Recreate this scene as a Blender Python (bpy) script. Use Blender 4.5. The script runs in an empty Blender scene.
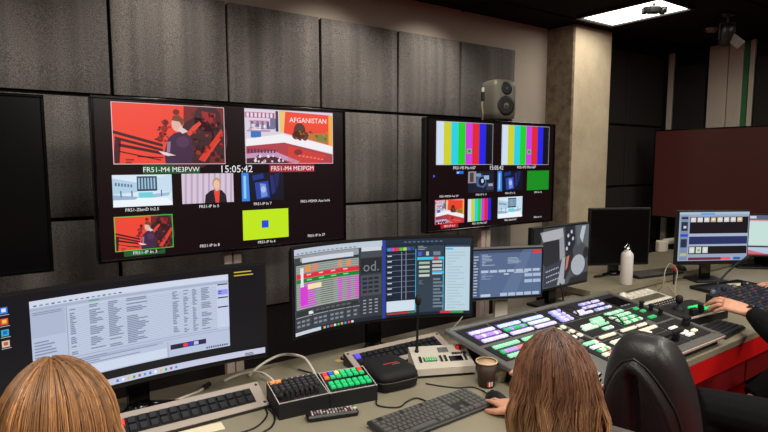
import bpy, bmesh, math, random
from mathutils import Vector, Matrix, Euler
random.seed(7)
PI = math.pi
SC = bpy.context.scene
COL = SC.collection


def L(r, g, b):
    """sRGB 0-255 to linear"""
    def f(c):
        c = c / 255.0
        return c / 12.92 if c <= 0.04045 else ((c + 0.055) / 1.055) ** 2.4
    return (f(r), f(g), f(b), 1.0)


# ------------------------------------------------------------------ camera
EYE = 1.62
cam_data = bpy.data.cameras.new('camera')
cam = bpy.data.objects.new('camera', cam_data)
COL.objects.link(cam)
cam_data.sensor_width = 36.0
cam_data.lens = 550.0 / 768.0 * 36.0
cam_data.clip_start = 0.02
cam.location = (0, 0, EYE)
cam.rotation_euler = (math.radians(90 - 5.814), 0, math.radians(-35.363))
SC.camera = cam

# ------------------------------------------------------------------ world, exposure
SC.view_settings.view_transform = 'Standard'
SC.view_settings.look = 'None'
SC.view_settings.gamma = 1.0
SC.view_settings.exposure = 0.0
SC.view_settings.use_curve_mapping = False
W = bpy.data.worlds.new('world')
SC.world = W
W.use_nodes = True
W.node_tree.nodes['Background'].inputs[0].default_value = (0.9, 0.95, 1.0, 1)
W.node_tree.nodes['Background'].inputs[1].default_value = 0.02


# ------------------------------------------------------------------ lamps of the room (ceiling panels and wall washers) and added fill lamps
def area(loc, sx, sy, power, col=(1.0, 0.94, 0.85), rot=(0, 0, 0)):
    d = bpy.data.lights.new('panel_or_fill_light', 'AREA')
    d.shape = 'RECTANGLE'
    d.size, d.size_y = sx, sy
    d.energy = power
    d.color = col
    o = bpy.data.objects.new('panel_or_fill_light', d)
    o.location = loc
    o.rotation_euler = rot
    COL.objects.link(o)
    return o


def spot(loc, target, power, angle, blend=0.6, col=(1.0, 0.92, 0.82), size=0.04):
    d = bpy.data.lights.new('wall_washer', 'SPOT')
    d.energy = power
    d.spot_size = math.radians(angle)
    d.spot_blend = blend
    d.color = col
    d.shadow_soft_size = size
    o = bpy.data.objects.new('wall_washer', d)
    o.location = loc
    v = Vector(target) - Vector(loc)
    o.rotation_euler = v.to_track_quat('-Z', 'Y').to_euler()
    COL.objects.link(o)
    return o


CEIL = 2.725
area((3.98, 2.38, CEIL - 0.02), 0.40, 0.58, 4)
area((0.9, 0.9, CEIL - 0.02), 0.60, 0.60, 29)
area((2.7, 0.45, CEIL - 0.02), 0.60, 0.60, 24)
area((-0.9, 1.1, CEIL - 0.02), 0.60, 0.60, 25)
area((1.0, -1.3, CEIL - 0.02), 0.60, 0.60, 42)  # unseen fill, added to light the surfaces that face the camera
area((3.2, -1.0, CEIL - 0.02), 0.60, 0.60, 42)  # second unseen fill added behind the camera
area((4.4, 1.0, CEIL - 0.02), 0.60, 0.60, 16)  # unseen fill, added to brighten the right end of the desk
for wx, wp in ((-0.35, 19), (0.75, 19), (1.75, 24), (2.55, 26)):
    spot((wx, 2.58, CEIL - 0.02), (wx, 3.05, 1.9), wp, 100, 0.9)


# ------------------------------------------------------------------ materials
def mat(name, col, rough=0.5, metal=0.0, var=0.0, vscale=40.0, bump=0.0, bscale=200.0, spec=0.5, coat=0.0, stretch=None, emit=None, estr=0.0, alpha=None, trans=0.0):
    m = bpy.data.materials.new(name)
    m.use_nodes = True
    nt = m.node_tree
    b = nt.nodes['Principled BSDF']
    b.inputs['Base Color'].default_value = col
    b.inputs['Roughness'].default_value = rough
    b.inputs['Metallic'].default_value = metal
    b.inputs['Specular IOR Level'].default_value = spec
    b.inputs['Coat Weight'].default_value = coat
    if trans:
        b.inputs['Transmission Weight'].default_value = trans
    if emit:
        b.inputs['Emission Color'].default_value = emit
        b.inputs['Emission Strength'].default_value = estr
    if var or bump:
        tc = nt.nodes.new('ShaderNodeTexCoord')
        mp = nt.nodes.new('ShaderNodeMapping')
        nt.links.new(tc.outputs['Object'], mp.inputs['Vector'])
        if stretch:
            mp.inputs['Scale'].default_value = stretch
    if var:
        n = nt.nodes.new('ShaderNodeTexNoise')
        n.inputs['Scale'].default_value = vscale
        n.inputs['Detail'].default_value = 5.0
        nt.links.new(mp.outputs[0], n.inputs['Vector'])
        r = nt.nodes.new('ShaderNodeValToRGB')
        r.color_ramp.elements[0].position = 0.3
        r.color_ramp.elements[1].position = 0.7
        r.color_ramp.elements[0].color = tuple(c * (1 - var) for c in col[:3]) + (1,)
        r.color_ramp.elements[1].color = tuple(min(1, c * (1 + var)) for c in col[:3]) + (1,)
        nt.links.new(n.outputs['Fac'], r.inputs['Fac'])
        nt.links.new(r.outputs['Color'], b.inputs['Base Color'])
    if bump:
        n2 = nt.nodes.new('ShaderNodeTexNoise')
        n2.inputs['Scale'].default_value = bscale
        n2.inputs['Detail'].default_value = 4.0
        nt.links.new(mp.outputs[0], n2.inputs['Vector'])
        bp = nt.nodes.new('ShaderNodeBump')
        bp.inputs['Strength'].default_value = bump
        bp.inputs['Distance'].default_value = 0.004
        nt.links.new(n2.outputs['Fac'], bp.inputs['Height'])
        nt.links.new(bp.outputs[0], b.inputs['Normal'])
    return m


def attr_mat(name, rough=0.5, glow=0.0, base=1.0, spec=0.5):
    """colour from the mesh's colour attribute; glow > 0 makes it give off that colour (screens, lit keys)"""
    m = bpy.data.materials.new(name)
    m.use_nodes = True
    nt = m.node_tree
    b = nt.nodes['Principled BSDF']
    a = nt.nodes.new('ShaderNodeAttribute')
    a.attribute_name = 'Col'
    b.inputs['Roughness'].default_value = rough
    b.inputs['Specular IOR Level'].default_value = spec
    if base > 0:
        nt.links.new(a.outputs['Color'], b.inputs['Base Color'])
    else:
        b.inputs['Base Color'].default_value = (0.004, 0.004, 0.005, 1)
    if glow:
        nt.links.new(a.outputs['Color'], b.inputs['Emission Color'])
        b.inputs['Emission Strength'].default_value = glow
    return m


def fabric_mat():
    m = mat('acoustic_fabric', L(92, 84, 78), 0.95, 0, spec=0.1)
    nt = m.node_tree
    b = nt.nodes['Principled BSDF']
    tc = nt.nodes.new('ShaderNodeTexCoord')
    # fine felt fibre
    n1 = nt.nodes.new('ShaderNodeTexNoise'); n1.inputs['Scale'].default_value = 210; n1.inputs['Detail'].default_value = 3
    # streaks of light from above, painted into the nap as broad vertical bands
    mp = nt.nodes.new('ShaderNodeMapping'); mp.inputs['Scale'].default_value = (11.0, 1.0, 0.2)
    n2 = nt.nodes.new('ShaderNodeTexNoise'); n2.inputs['Scale'].default_value = 1.0; n2.inputs['Detail'].default_value = 2
    geo = nt.nodes.new('ShaderNodeNewGeometry')
    nt.links.new(geo.outputs['Position'], n1.inputs['Vector'])
    nt.links.new(geo.outputs['Position'], mp.inputs['Vector'])
    nt.links.new(mp.outputs[0], n2.inputs['Vector'])
    r1 = nt.nodes.new('ShaderNodeValToRGB')
    r1.color_ramp.elements[0].position = 0.33; r1.color_ramp.elements[0].color = L(84, 81, 80)
    r1.color_ramp.elements[1].position = 0.67; r1.color_ramp.elements[1].color = L(138, 133, 130)
    r2 = nt.nodes.new('ShaderNodeValToRGB')
    r2.color_ramp.elements[0].position = 0.38; r2.color_ramp.elements[0].color = (0.78, 0.78, 0.78, 1)
    r2.color_ramp.elements[1].position = 0.66; r2.color_ramp.elements[1].color = (1.22, 1.2, 1.17, 1)
    mx = nt.nodes.new('ShaderNodeMix'); mx.data_type = 'RGBA'; mx.blend_type = 'MULTIPLY'; mx.inputs[0].default_value = 1.0
    nt.links.new(n1.outputs['Fac'], r1.inputs['Fac']); nt.links.new(n2.outputs['Fac'], r2.inputs['Fac'])
    nt.links.new(r1.outputs['Color'], mx.inputs[6]); nt.links.new(r2.outputs['Color'], mx.inputs[7])
    nt.links.new(mx.outputs[2], b.inputs['Base Color'])
    bp = nt.nodes.new('ShaderNodeBump'); bp.inputs['Strength'].default_value = 0.35; bp.inputs['Distance'].default_value = 0.003
    nt.links.new(n1.outputs['Fac'], bp.inputs['Height']); nt.links.new(bp.outputs[0], b.inputs['Normal'])
    return m


def concrete_mat(name, c0, c1, scale):
    m = mat(name, c0, 0.9, 0, spec=0.2)
    nt = m.node_tree
    b = nt.nodes['Principled BSDF']
    tc = nt.nodes.new('ShaderNodeTexCoord')
    n1 = nt.nodes.new('ShaderNodeTexNoise'); n1.inputs['Scale'].default_value = scale; n1.inputs['Detail'].default_value = 8; n1.inputs['Roughness'].default_value = 0.65
    nt.links.new(tc.outputs['Object'], n1.inputs['Vector'])
    n2 = nt.nodes.new('ShaderNodeTexNoise'); n2.inputs['Scale'].default_value = 90; n2.inputs['Detail'].default_value = 5
    nt.links.new(tc.outputs['Object'], n2.inputs['Vector'])
    r = nt.nodes.new('ShaderNodeValToRGB')
    r.color_ramp.elements[0].position = 0.3; r.color_ramp.elements[0].color = c0
    r.color_ramp.elements[1].position = 0.68; r.color_ramp.elements[1].color = c1
    nt.links.new(n1.outputs['Fac'], r.inputs['Fac'])
    nt.links.new(r.outputs['Color'], b.inputs['Base Color'])
    bp = nt.nodes.new('ShaderNodeBump'); bp.inputs['Strength'].default_value = 0.5; bp.inputs['Distance'].default_value = 0.006
    nt.links.new(n2.outputs['Fac'], bp.inputs['Height']); nt.links.new(bp.outputs[0], b.inputs['Normal'])
    return m


M = {}
M['fabric'] = fabric_mat()
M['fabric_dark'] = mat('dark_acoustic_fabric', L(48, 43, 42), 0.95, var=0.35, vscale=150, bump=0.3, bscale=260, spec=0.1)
M['plaster'] = mat('plaster_paint', L(178, 166, 152), 0.9, var=0.05, vscale=3, bump=0.05, spec=0.2)
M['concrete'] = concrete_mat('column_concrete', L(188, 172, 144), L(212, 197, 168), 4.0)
M['concrete_rough_shade'] = concrete_mat('column_concrete_rough_shade', L(112, 100, 84), L(172, 156, 132), 14.0)  # finer mottling, plus the left face's shade painted in as darker colour
M['ceil'] = mat('black_ceiling_board', L(22, 20, 20), 0.95, var=0.2, vscale=60, spec=0.1)
M['ceil_rail'] = mat('ceiling_rail', L(40, 38, 38), 0.6)
M['black_wall'] = mat('black_wall_paint', L(26, 22, 22), 0.9, var=0.15, vscale=10, spec=0.2)
M['carpet'] = mat('red_carpet', L(165, 16, 22), 0.98, var=0.3, vscale=300, bump=0.6, bscale=500, spec=0.05)
M['desk'] = mat('desk_laminate', L(146, 138, 117), 0.42, var=0.07, vscale=6, bump=0.03, bscale=300)
M['desk_edge'] = mat('desk_edge', L(160, 150, 128), 0.5)
M['red_lacquer'] = mat('red_lacquer', L(205, 22, 22), 0.4, var=0.05, vscale=8)
M['dark_red'] = mat('dark_red_board', L(120, 16, 20), 0.6, var=0.08, vscale=8)
M['black'] = mat('black_plastic', L(20, 20, 21), 0.45, bump=0.08, bscale=900)
M['black_gloss'] = mat('black_gloss_plastic', L(9, 9, 10), 0.18)
M['black_matte'] = mat('black_matte', L(16, 16, 17), 0.75, bump=0.1, bscale=700)
M['rubber'] = mat('black_rubber', L(12, 12, 12), 0.65)
M['glass'] = mat('screen_glass', L(7, 6, 8), 0.28, spec=0.4)
M['glass_warm'] = mat('lit_black_screen_glass', L(8, 6, 7), 0.3, spec=0.4, emit=L(30, 10, 14), estr=0.55)
M['glass_brown'] = mat('glowing_dark_screen', L(8, 6, 6), 0.35, spec=0.4, emit=L(50, 20, 17), estr=0.9)
M['silver'] = mat('silver_post', L(206, 186, 174), 0.42, 0.0)
M['chrome'] = mat('chrome', L(200, 200, 200), 0.15, 1.0)
M['grey_metal'] = mat('grey_metal', L(120, 118, 114), 0.4, 0.4, bump=0.04, bscale=600)
M['dark_metal'] = mat('dark_grey_metal', L(58, 57, 58), 0.42, 0.4)
M['strip_face'] = mat('pale_rack_metal', L(186, 172, 160), 0.45, 0.15, bump=0.03, bscale=500)
M['cream'] = mat('cream_plastic', L(206, 197, 182), 0.5, bump=0.05, bscale=500)
M['key'] = mat('black_key', L(34, 34, 36), 0.4)
M['key_grey'] = mat('grey_key', L(64, 64, 66), 0.45)
M['white_key'] = mat('white_key', L(240, 234, 220), 0.45)
M['white'] = mat('white_plastic', L(228, 222, 214), 0.4)
M['white_enamel'] = mat('white_enamel', L(246, 238, 232), 0.3, coat=0.3)
M['red_btn'] = mat('red_button', L(215, 40, 40), 0.35)
M['key_mid'] = mat('mid_grey_key', L(94, 92, 88), 0.4)
M['white_line'] = mat('white_edge_line', L(205, 202, 196), 0.4)
M['leather'] = mat('black_leather', L(42, 40, 40), 0.38, bump=0.25, bscale=260, spec=0.55)
M['leather_back'] = mat('black_leather_back', L(34, 31, 31), 0.5, bump=0.3, bscale=260)
M['skin'] = mat('skin', L(218, 160, 130), 0.5, var=0.07, vscale=40, bump=0.1, bscale=120, spec=0.4)
M['jumper'] = mat('dark_knit', L(30, 30, 36), 0.95, var=0.2, vscale=200, bump=0.5, bscale=220, spec=0.1)
M['black_cloth'] = mat('black_cloth', L(17, 17, 19), 0.9, var=0.2, vscale=120, bump=0.4, bscale=160, spec=0.15)
M['grey_cloth'] = mat('grey_cloth', L(92, 86, 84), 0.95, var=0.2, vscale=120, bump=0.4, bscale=160, spec=0.1)
M['denim'] = mat('dark_denim', L(30, 34, 48), 0.95, var=0.2, vscale=200, bump=0.3, bscale=400, spec=0.1)
M['shoe'] = mat('shoe_grey', L(150, 146, 140), 0.7)
M['sole'] = mat('shoe_sole', L(215, 212, 205), 0.7)
M['paper'] = mat('paper', L(238, 226, 190), 0.9)
M['cup_brown'] = mat('cup_brown', L(62, 42, 34), 0.55)
M['cup_rim'] = mat('cup_rim', L(222, 196, 160), 0.6)
M['coffee'] = mat('cup_lid', L(205, 172, 132), 0.55)
M['speaker_grey'] = mat('speaker_grey', L(118, 114, 102), 0.5, 0.15, bump=0.1, bscale=600)
M['cone'] = mat('speaker_cone', L(10, 10, 11), 0.5)
M['dome'] = mat('speaker_dome', L(90, 86, 82), 0.4, 0.3)
M['wood_pale'] = mat('pale_panel', L(196, 180, 164), 0.7, var=0.06, vscale=5, stretch=(1, 1, 0.1))
M['green_tone'] = mat('green_strip', L(36, 110, 60), 0.6)
M['cable_white'] = mat('white_cable', L(220, 212, 198), 0.5)
M['cable_black'] = mat('black_cable', L(16, 15, 15), 0.5)
M['cable_tan'] = mat('tan_cable', L(172, 158, 132), 0.5)
M['blue_book'] = mat('blue_cover', L(32, 44, 78), 0.6)
M['lamp_panel'] = mat('light_diffuser', L(255, 250, 240), 0.5, emit=(1.0, 0.95, 0.86, 1), estr=5.0)
M['glow'] = attr_mat('screen_picture', 0.35, 1.0, base=0)
M['lit'] = attr_mat('lit_key', 0.4, 0.5, base=1.0)
M['paint'] = attr_mat('printed_colour', 0.5, 0.0)
M['hair'] = attr_mat('hair', 0.5, 0.0, spec=0.35)
_ht = M['hair'].node_tree.nodes['Principled BSDF']
_ht.inputs['Anisotropic'].default_value = 0.5


# ------------------------------------------------------------------ mesh builder
class MB:
    def __init__(s):
        s.v, s.f, s.mi, s.sm, s.c = [], [], [], [], []
        s.mx = Matrix.Identity(4)

    def add(s, vs, fs, m=0, smooth=False, col=None):
        o = len(s.v)
        s.v += [tuple(s.mx @ Vector(p)) for p in vs]
        for f in fs:
            s.f.append(tuple(o + i for i in f))
            s.mi.append(m); s.sm.append(smooth); s.c.append(col or (0.5, 0.5, 0.5, 1))
        return s

    def box(s, c, d, b=0.0, m=0, col=None, rz=0.0, R=None):
        hx, hy, hz = d[0] / 2, d[1] / 2, d[2] / 2
        R = R or Matrix.Rotation(rz, 3, 'Z')
        C = Vector(c)
        sg = [(x, y, z) for x in (-1, 1) for y in (-1, 1) for z in (-1, 1)]
        if b <= 0:
            vs = [C + R @ Vector((x * hx, y * hy, z * hz)) for x, y, z in sg]
            fs = [(0, 1, 3, 2), (4, 6, 7, 5), (0, 4, 5, 1), (2, 3, 7, 6), (0, 2, 6, 4), (1, 5, 7, 3)]
            return s.add(vs, fs, m, False, col)
        b = min(b, hx * .98, hy * .98, hz * .98)
        vs = []
        for x, y, z in sg:
            vs.append(C + R @ Vector((x * hx, y * (hy - b), z * (hz - b))))
            vs.append(C + R @ Vector((x * (hx - b), y * hy, z * (hz - b))))
            vs.append(C + R @ Vector((x * (hx - b), y * (hy - b), z * hz)))
        I = {g: i * 3 for i, g in enumerate(sg)}
        fs = []
        for a in range(3):
            p, q = [k for k in range(3) if k != a]
            for sa in (-1, 1):
                lst = []
                for u, w in ((-1, -1), (1, -1), (1, 1), (-1, 1)):
                    g = [0, 0, 0]; g[a] = sa; g[p] = u; g[q] = w
                    lst.append(I[tuple(g)] + a)
                fs.append(tuple(lst))
            for u in (-1, 1):
                for w in (-1, 1):
                    g0 = [0, 0, 0]; g1 = [0, 0, 0]
                    g0[a] = -1; g1[a] = 1; g0[p] = g1[p] = u; g0[q] = g1[q] = w
                    fs.append((I[tuple(g0)] + p, I[tuple(g1)] + p, I[tuple(g1)] + q, I[tuple(g0)] + q))
        for g in sg:
            fs.append((I[g], I[g] + 1, I[g] + 2))
        return s.add(vs, fs, m, False, col)

    def lathe(s, prof, n=20, m=0, c=(0, 0, 0), smooth=True, R=None, col=None):
        """prof: list of (radius, z); radius 0 closes"""
        C = Vector(c); R = R or Matrix.Identity(3)
        vs, fs, rows = [], [], []
        for r, z in prof:
            if r <= 1e-6:
                rows.append([len(vs)]); vs.append(C + R @ Vector((0, 0, z)))
            else:
                rows.append(list(range(len(vs), len(vs) + n)))
                vs += [C + R @ Vector((r * math.cos(2 * PI * k / n), r * math.sin(2 * PI * k / n), z)) for k in range(n)]
        for a, b in zip(rows, rows[1:]):
            for k in range(n):
                k2 = (k + 1) % n
                if len(a) == 1 and len(b) == 1: continue
                if len(a) == 1: fs.append((a[0], b[k], b[k2]))
                elif len(b) == 1: fs.append((a[k], a[k2], b[0]))
                else: fs.append((a[k], a[k2], b[k2], b[k]))
        return s.add(vs, fs, m, smooth, col)

    def cyl(s, p0, p1, r0, r1=None, n=12, m=0, col=None):
        r1 = r0 if r1 is None else r1
        return s.tube([p0, p1], [r0, r1], n, m, col, False)

    def tube(s, pts, r, n=8, m=0, col=None, smooth=True, cap=True):
        pts = [Vector(p) for p in pts]
        rs = r if isinstance(r, (list, tuple)) else [r] * len(pts)
        vs, fs = [], []
        up = None
        for i, p in enumerate(pts):
            t = (pts[min(i + 1, len(pts) - 1)] - pts[max(i - 1, 0)])
            t = t.normalized() if t.length > 1e-9 else Vector((0, 0, 1))
            if up is None:
                up = t.orthogonal().normalized()
            else:
                up = (up - t * up.dot(t))
                up = up.normalized() if up.length > 1e-6 else t.orthogonal().normalized()
            w = t.cross(up)
            vs += [p + (up * math.cos(2 * PI * k / n) + w * math.sin(2 * PI * k / n)) * rs[i] for k in range(n)]
        for i in range(len(pts) - 1):
            for k in range(n):
                k2 = (k + 1) % n
                fs.append((i * n + k, i * n + k2, (i + 1) * n + k2, (i + 1) * n + k))
        if cap:
            fs.append(tuple(range(n))[::-1])
            fs.append(tuple(range((len(pts) - 1) * n, len(pts) * n)))
        return s.add(vs, fs, m, smooth, col)

    def prism(s, prof, x0, x1, m=0, col=None):
        """outline in (y,z) extruded along x"""
        n = len(prof)
        vs = [(x0, y, z) for y, z in prof] + [(x1, y, z) for y, z in prof]
        fs = [(k, (k + 1) % n, n + (k + 1) % n, n + k) for k in range(n)] + [tuple(range(n))[::-1], tuple(range(n, 2 * n))]
        return s.add(vs, fs, m, False, col)

    def slab(s, prof, z0, z1, m=0, col=None):
        """outline in (x,y) extruded along z"""
        n = len(prof)
        vs = [(x, y, z0) for x, y in prof] + [(x, y, z1) for x, y in prof]
        fs = [(k, (k + 1) % n, n + (k + 1) % n, n + k) for k in range(n)] + [tuple(range(n))[::-1], tuple(range(n, 2 * n))]
        return s.add(vs, fs, m, False, col)

    def loft(s, rings, m=0, smooth=True, cap=True, col=None):
        n = len(rings[0]); vs = [p for r in rings for p in r]; fs = []
        for i in range(len(rings) - 1):
            for k in range(n):
                k2 = (k + 1) % n
                fs.append((i * n + k, i * n + k2, (i + 1) * n + k2, (i + 1) * n + k))
        if cap:
            fs.append(tuple(range(n))[::-1]); fs.append(tuple(range((len(rings) - 1) * n, len(rings) * n)))
        return s.add(vs, fs, m, smooth, col)

    def mesh(s, name, mats):
        me = bpy.data.meshes.new(name)
        me.from_pydata(s.v, [], s.f)
        for x in (mats if isinstance(mats, (list, tuple)) else [mats]):
            me.materials.append(x)
        me.polygons.foreach_set('material_index', s.mi)
        me.polygons.foreach_set('use_smooth', s.sm)
        if any(c != (0.5, 0.5, 0.5, 1) for c in s.c):
            at = me.color_attributes.new('Col', 'FLOAT_COLOR', 'CORNER')
            buf = []
            for f, c in zip(s.f, s.c):
                buf += list(c) * len(f)
            at.data.foreach_set('color', buf)
        return me

    def build(s, name, mats, parent=None, fix=True):
        me = s.mesh(name, mats)
        if fix:
            bm = bmesh.new(); bm.from_mesh(me)
            bmesh.ops.recalc_face_normals(bm, faces=bm.faces)
            bm.to_mesh(me); bm.free()
        return link(name, me, parent)


def link(name, me, parent=None, loc=None):
    o = bpy.data.objects.new(name, me)
    COL.objects.link(o)
    if parent: o.parent = parent
    if loc: o.location = loc
    return o


def tag(o, label, cat, group=None):
    o['label'] = label; o['category'] = cat
    if group: o['group'] = group
    return o


def thing(name, label, cat, loc=(0, 0, 0), rz=0.0, group=None):
    o = bpy.data.objects.new(name, None)
    o.empty_display_size = 0.05
    COL.objects.link(o)
    o.location = loc; o.rotation_euler = (0, 0, rz)
    return tag(o, label, cat, group)


def struct(o):
    o['kind'] = 'structure'
    return o


def stuff(o):
    o['kind'] = 'stuff'
    return o


def clone(o, parent, loc=None):
    c = o.copy(); COL.objects.link(c); c.parent = parent
    if loc is not None: c.location = loc
    return c


# ------------------------------------------------------------------ lettering
_txt = {}


def glyphs(text, bold=False):
    """flat lettering mesh of height 1 (cap height), centred in x on 0: (verts, faces, width)"""
    if text in _txt: return _txt[text]
    cu = bpy.data.curves.new('lettering', 'FONT'); cu.body = text; cu.resolution_u = 2
    ob = bpy.data.objects.new('lettering', cu); COL.objects.link(ob)
    dg = bpy.context.evaluated_depsgraph_get(); dg.update()
    me = ob.evaluated_get(dg).to_mesh()
    vs = [tuple(v.co) for v in me.vertices]; fs = [tuple(p.vertices) for p in me.polygons]
    ob.evaluated_get(dg).to_mesh_clear()
    bpy.data.objects.remove(ob); bpy.data.curves.remove(cu)
    x0 = min(v[0] for v in vs); x1 = max(v[0] for v in vs); y0 = min(v[1] for v in vs); y1 = max(v[1] for v in vs)
    h = 0.70
    vs = [((v[0] - (x0 + x1) / 2) / h, (v[1]) / h) for v in vs]
    _txt[text] = (vs, fs, (x1 - x0) / h)
    return _txt[text]


class Screen:
    """a picture on a flat or curved screen, built of thin coloured pieces; u to the right, v down, 0..1. Local frame: screen faces -y."""
    def __init__(s, w, h, cz, radius=0.0, y0=0.0):
        s.w, s.h, s.cz, s.rad, s.y0 = w, h, cz, radius, y0

    def at(s, u, v, off):
        z = s.cz + (0.5 - v) * s.h
        if s.rad:
            a = (u - 0.5) * s.w / s.rad; r = s.rad - off - .0032
            return (r * math.sin(a), s.y0 + r * math.cos(a) - s.rad, z)
        return ((u - 0.5) * s.w, s.y0 - off, z)

    def new(s, u0=0, v0=0, u1=1, v1=1):
        return Pic(s, u0, v0, u1, v1)


EPS = 0.0007


class Pic:
    def __init__(s, scr, u0, v0, u1, v1):
        s.scr, s.r, s.mb = scr, (u0, v0, u1, v1), MB()

    def uv(s, x, y):
        u0, v0, u1, v1 = s.r
        return u0 + x * (u1 - u0), v0 + y * (v1 - v0)

    def rect(s, x0, y0, x1, y1, col, k=1):
        (a, b), (c, d) = s.uv(x0, y0), s.uv(x1, y1)
        n = max(1, int(math.ceil(abs(c - a) / 0.06))) if s.scr.rad else 1
        vs, fs = [], []
        for i in range(n + 1):
            u = a + (c - a) * i / n
            vs += [s.scr.at(u, b, EPS * k), s.scr.at(u, d, EPS * k)]
        for i in range(n):
            fs.append((2 * i, 2 * i + 1, 2 * i + 3, 2 * i + 2))
        s.mb.add(vs, fs, 0, False, col)
        return s

    def poly(s, pts, col, k=2):
        vs = [s.scr.at(*s.uv(x, y), EPS * k) for x, y in pts]
        s.mb.add(vs, [tuple(range(len(vs)))[::-1]], 0, False, col)
        return s

    def blob(s, x, y, rx, ry, col, k=2, n=14):
        return s.poly([(x + rx * math.cos(-2 * PI * i / n), y + ry * math.sin(-2 * PI * i / n)) for i in range(n)], col, k)

    def border(s, col, tx, ty, k=4):
        s.rect(0, 0, 1, ty, col, k); s.rect(0, 1 - ty, 1, 1, col, k)
        s.rect(0, ty, tx, 1 - ty, col, k); s.rect(1 - tx, ty, 1, 1 - ty, col, k)
        return s

    def text(s, t, x, y, hm, col, k=5, wmax=None):
        """hm: cap height in metres"""
        vs, fs, wd = glyphs(t)
        u, v = s.uv(x, y)
        sx = hm if not wmax else min(hm * 1.0, wmax / wd)
        out = [s.scr.at(u + a * sx / s.scr.w, v - (b - 0.5) * hm / s.scr.h, EPS * k) for a, b in vs]
        s.mb.add(out, fs, 0, False, col)
        return s

    def dashes(s, x0, y0, x1, y1, rows, col, k=3, fill=0.5, seed=1, lo=.2, hi=1.0):
        """greeked text too small to read: a short bar per line"""
        rnd = random.Random(seed)
        for i in range(rows):
            y = y0 + (y1 - y0) * (i + 0.25) / rows
            s.rect(x0, y, x0 + (x1 - x0) * rnd.uniform(lo, hi), y + (y1 - y0) / rows * fill, col, k)
        return s

    def done(s, name, parent):
        return s.mb.build(name, M['glow'], parent, fix=False)


WHT = L(235, 235, 240)
#SETTING

# =================================================================== SETTING
floor = struct(MB().box((1.6, 0.2, -0.05), (9.2, 6.6, 0.1)).build('floor', M['carpet']))
ceiling = struct(MB().box((1.6, 0.2, CEIL + 0.05), (9.2, 6.6, 0.1)).build('ceiling', M['ceil']))
mb = MB()
for i in range(9):
    mb.box((-2.4 + i * 1.0 + 0.32, 0.2, CEIL - 0.004), (0.022, 6.2, 0.008))
for j in range(6):
    mb.box((1.6, -2.4 + j * 1.0 + 0.17, CEIL - 0.005), (8.2, 0.022, 0.008))
stuff(mb.build('ceiling_rail', M['ceil'], ceiling))

wall_back = struct(MB().box((1.6, 3.17, CEIL / 2), (8.6, 0.12, CEIL)).build('wall_back', M['plaster']))
PX = [-1.24, -0.655, -0.07, 0.513, 1.112, 1.70, 2.30, 2.88, 3.475]
PZ = [(0.745, 1.322), (1.342, 1.928), (1.948, 2.492)]


def panel_mesh(w, h, t, name):
    """upholstered panel: soft rounded edges and a slight belly"""
    mb = MB(); n = 8; vs = []; fs = []
    for j in range(n + 1):
        for i in range(n + 1):
            u, v = i / n, j / n
            eu = min(u, 1 - u) * w; ev = min(v, 1 - v) * h
            e = min(eu, ev)
            y = -t * (1 - 0.35 * math.exp(-e / 0.012)) - 0.004 * math.sin(PI * u) * math.sin(PI * v)
            vs.append(((u - .5) * w, y, (v - .5) * h))
    for j in range(n):
        for i in range(n):
            a = j * (n + 1) + i
            fs.append((a, a + 1, a + n + 2, a + n + 1))
    mb.add(vs, fs, 0, True)
    mb.box((0, -t * .3, 0), (w, t * .6, h), 0.004)
    return mb.build(name, M['fabric'])


MB().box((1.115, 3.108, 1.615), (4.69, .012, 1.74)).build('gap_shade_board', M['black_wall'], wall_back)  # black sheet added so the gaps between panels read as shadow
for zi, (z0, z1) in enumerate(PZ):
    for a, b in zip(PX, PX[1:]):
        o = panel_mesh(b - a - 0.018, z1 - z0, 0.055, 'acoustic_panel')
        o.parent = wall_back
        o.location = ((a + b) / 2 + random.uniform(-.002, .002), 3.11, (z0 + z1) / 2)
        o.rotation_euler = (random.uniform(-.006, .006), random.uniform(-.003, .003), random.uniform(-.006, .006))
# dark skirting board under the panels, behind the desk
struct(MB().box((1.09, 3.095, 0.365), (4.7, 0.03, 0.73)).build('trim_1', M['black_wall']))

# concrete column in front of the wall
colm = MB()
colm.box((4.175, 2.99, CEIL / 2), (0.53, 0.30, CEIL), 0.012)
column = struct(colm.build('column', [M['concrete'], M['concrete_rough_shade']]))
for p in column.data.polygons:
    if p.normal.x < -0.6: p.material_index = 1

# wall beyond the column: dark panels with recessed joints
struct(MB().box((5.1, 3.10, CEIL / 2), (1.31, 0.03, CEIL)).build('wall_back_right', M['black_wall']))
wbr = bpy.data.objects['wall_back_right']
for z0, z1 in ((0.2, 0.76), (0.78, 1.352), (1.372, 1.946), (1.966, 2.66)):
    for a, b in ((4.45, 5.06), (5.075, 5.72)):
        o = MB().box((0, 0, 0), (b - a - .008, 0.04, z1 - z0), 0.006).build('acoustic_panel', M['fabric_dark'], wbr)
        o.location = ((a + b) / 2, 3.075, (z0 + z1) / 2)
wall_right = struct(MB().box((5.80, 0.2, CEIL / 2), (0.12, 6.2, CEIL)).build('wall_right', M['black_wall']))


def wall_strip(name, y0, y1, z0, z1, m, t=0.03):
    o = MB().box((5.74 - t / 2, (y0 + y1) / 2, (z0 + z1) / 2), (t, abs(y1 - y0), z1 - z0), 0.003).build(name, m, wall_right)
    return o


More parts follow.
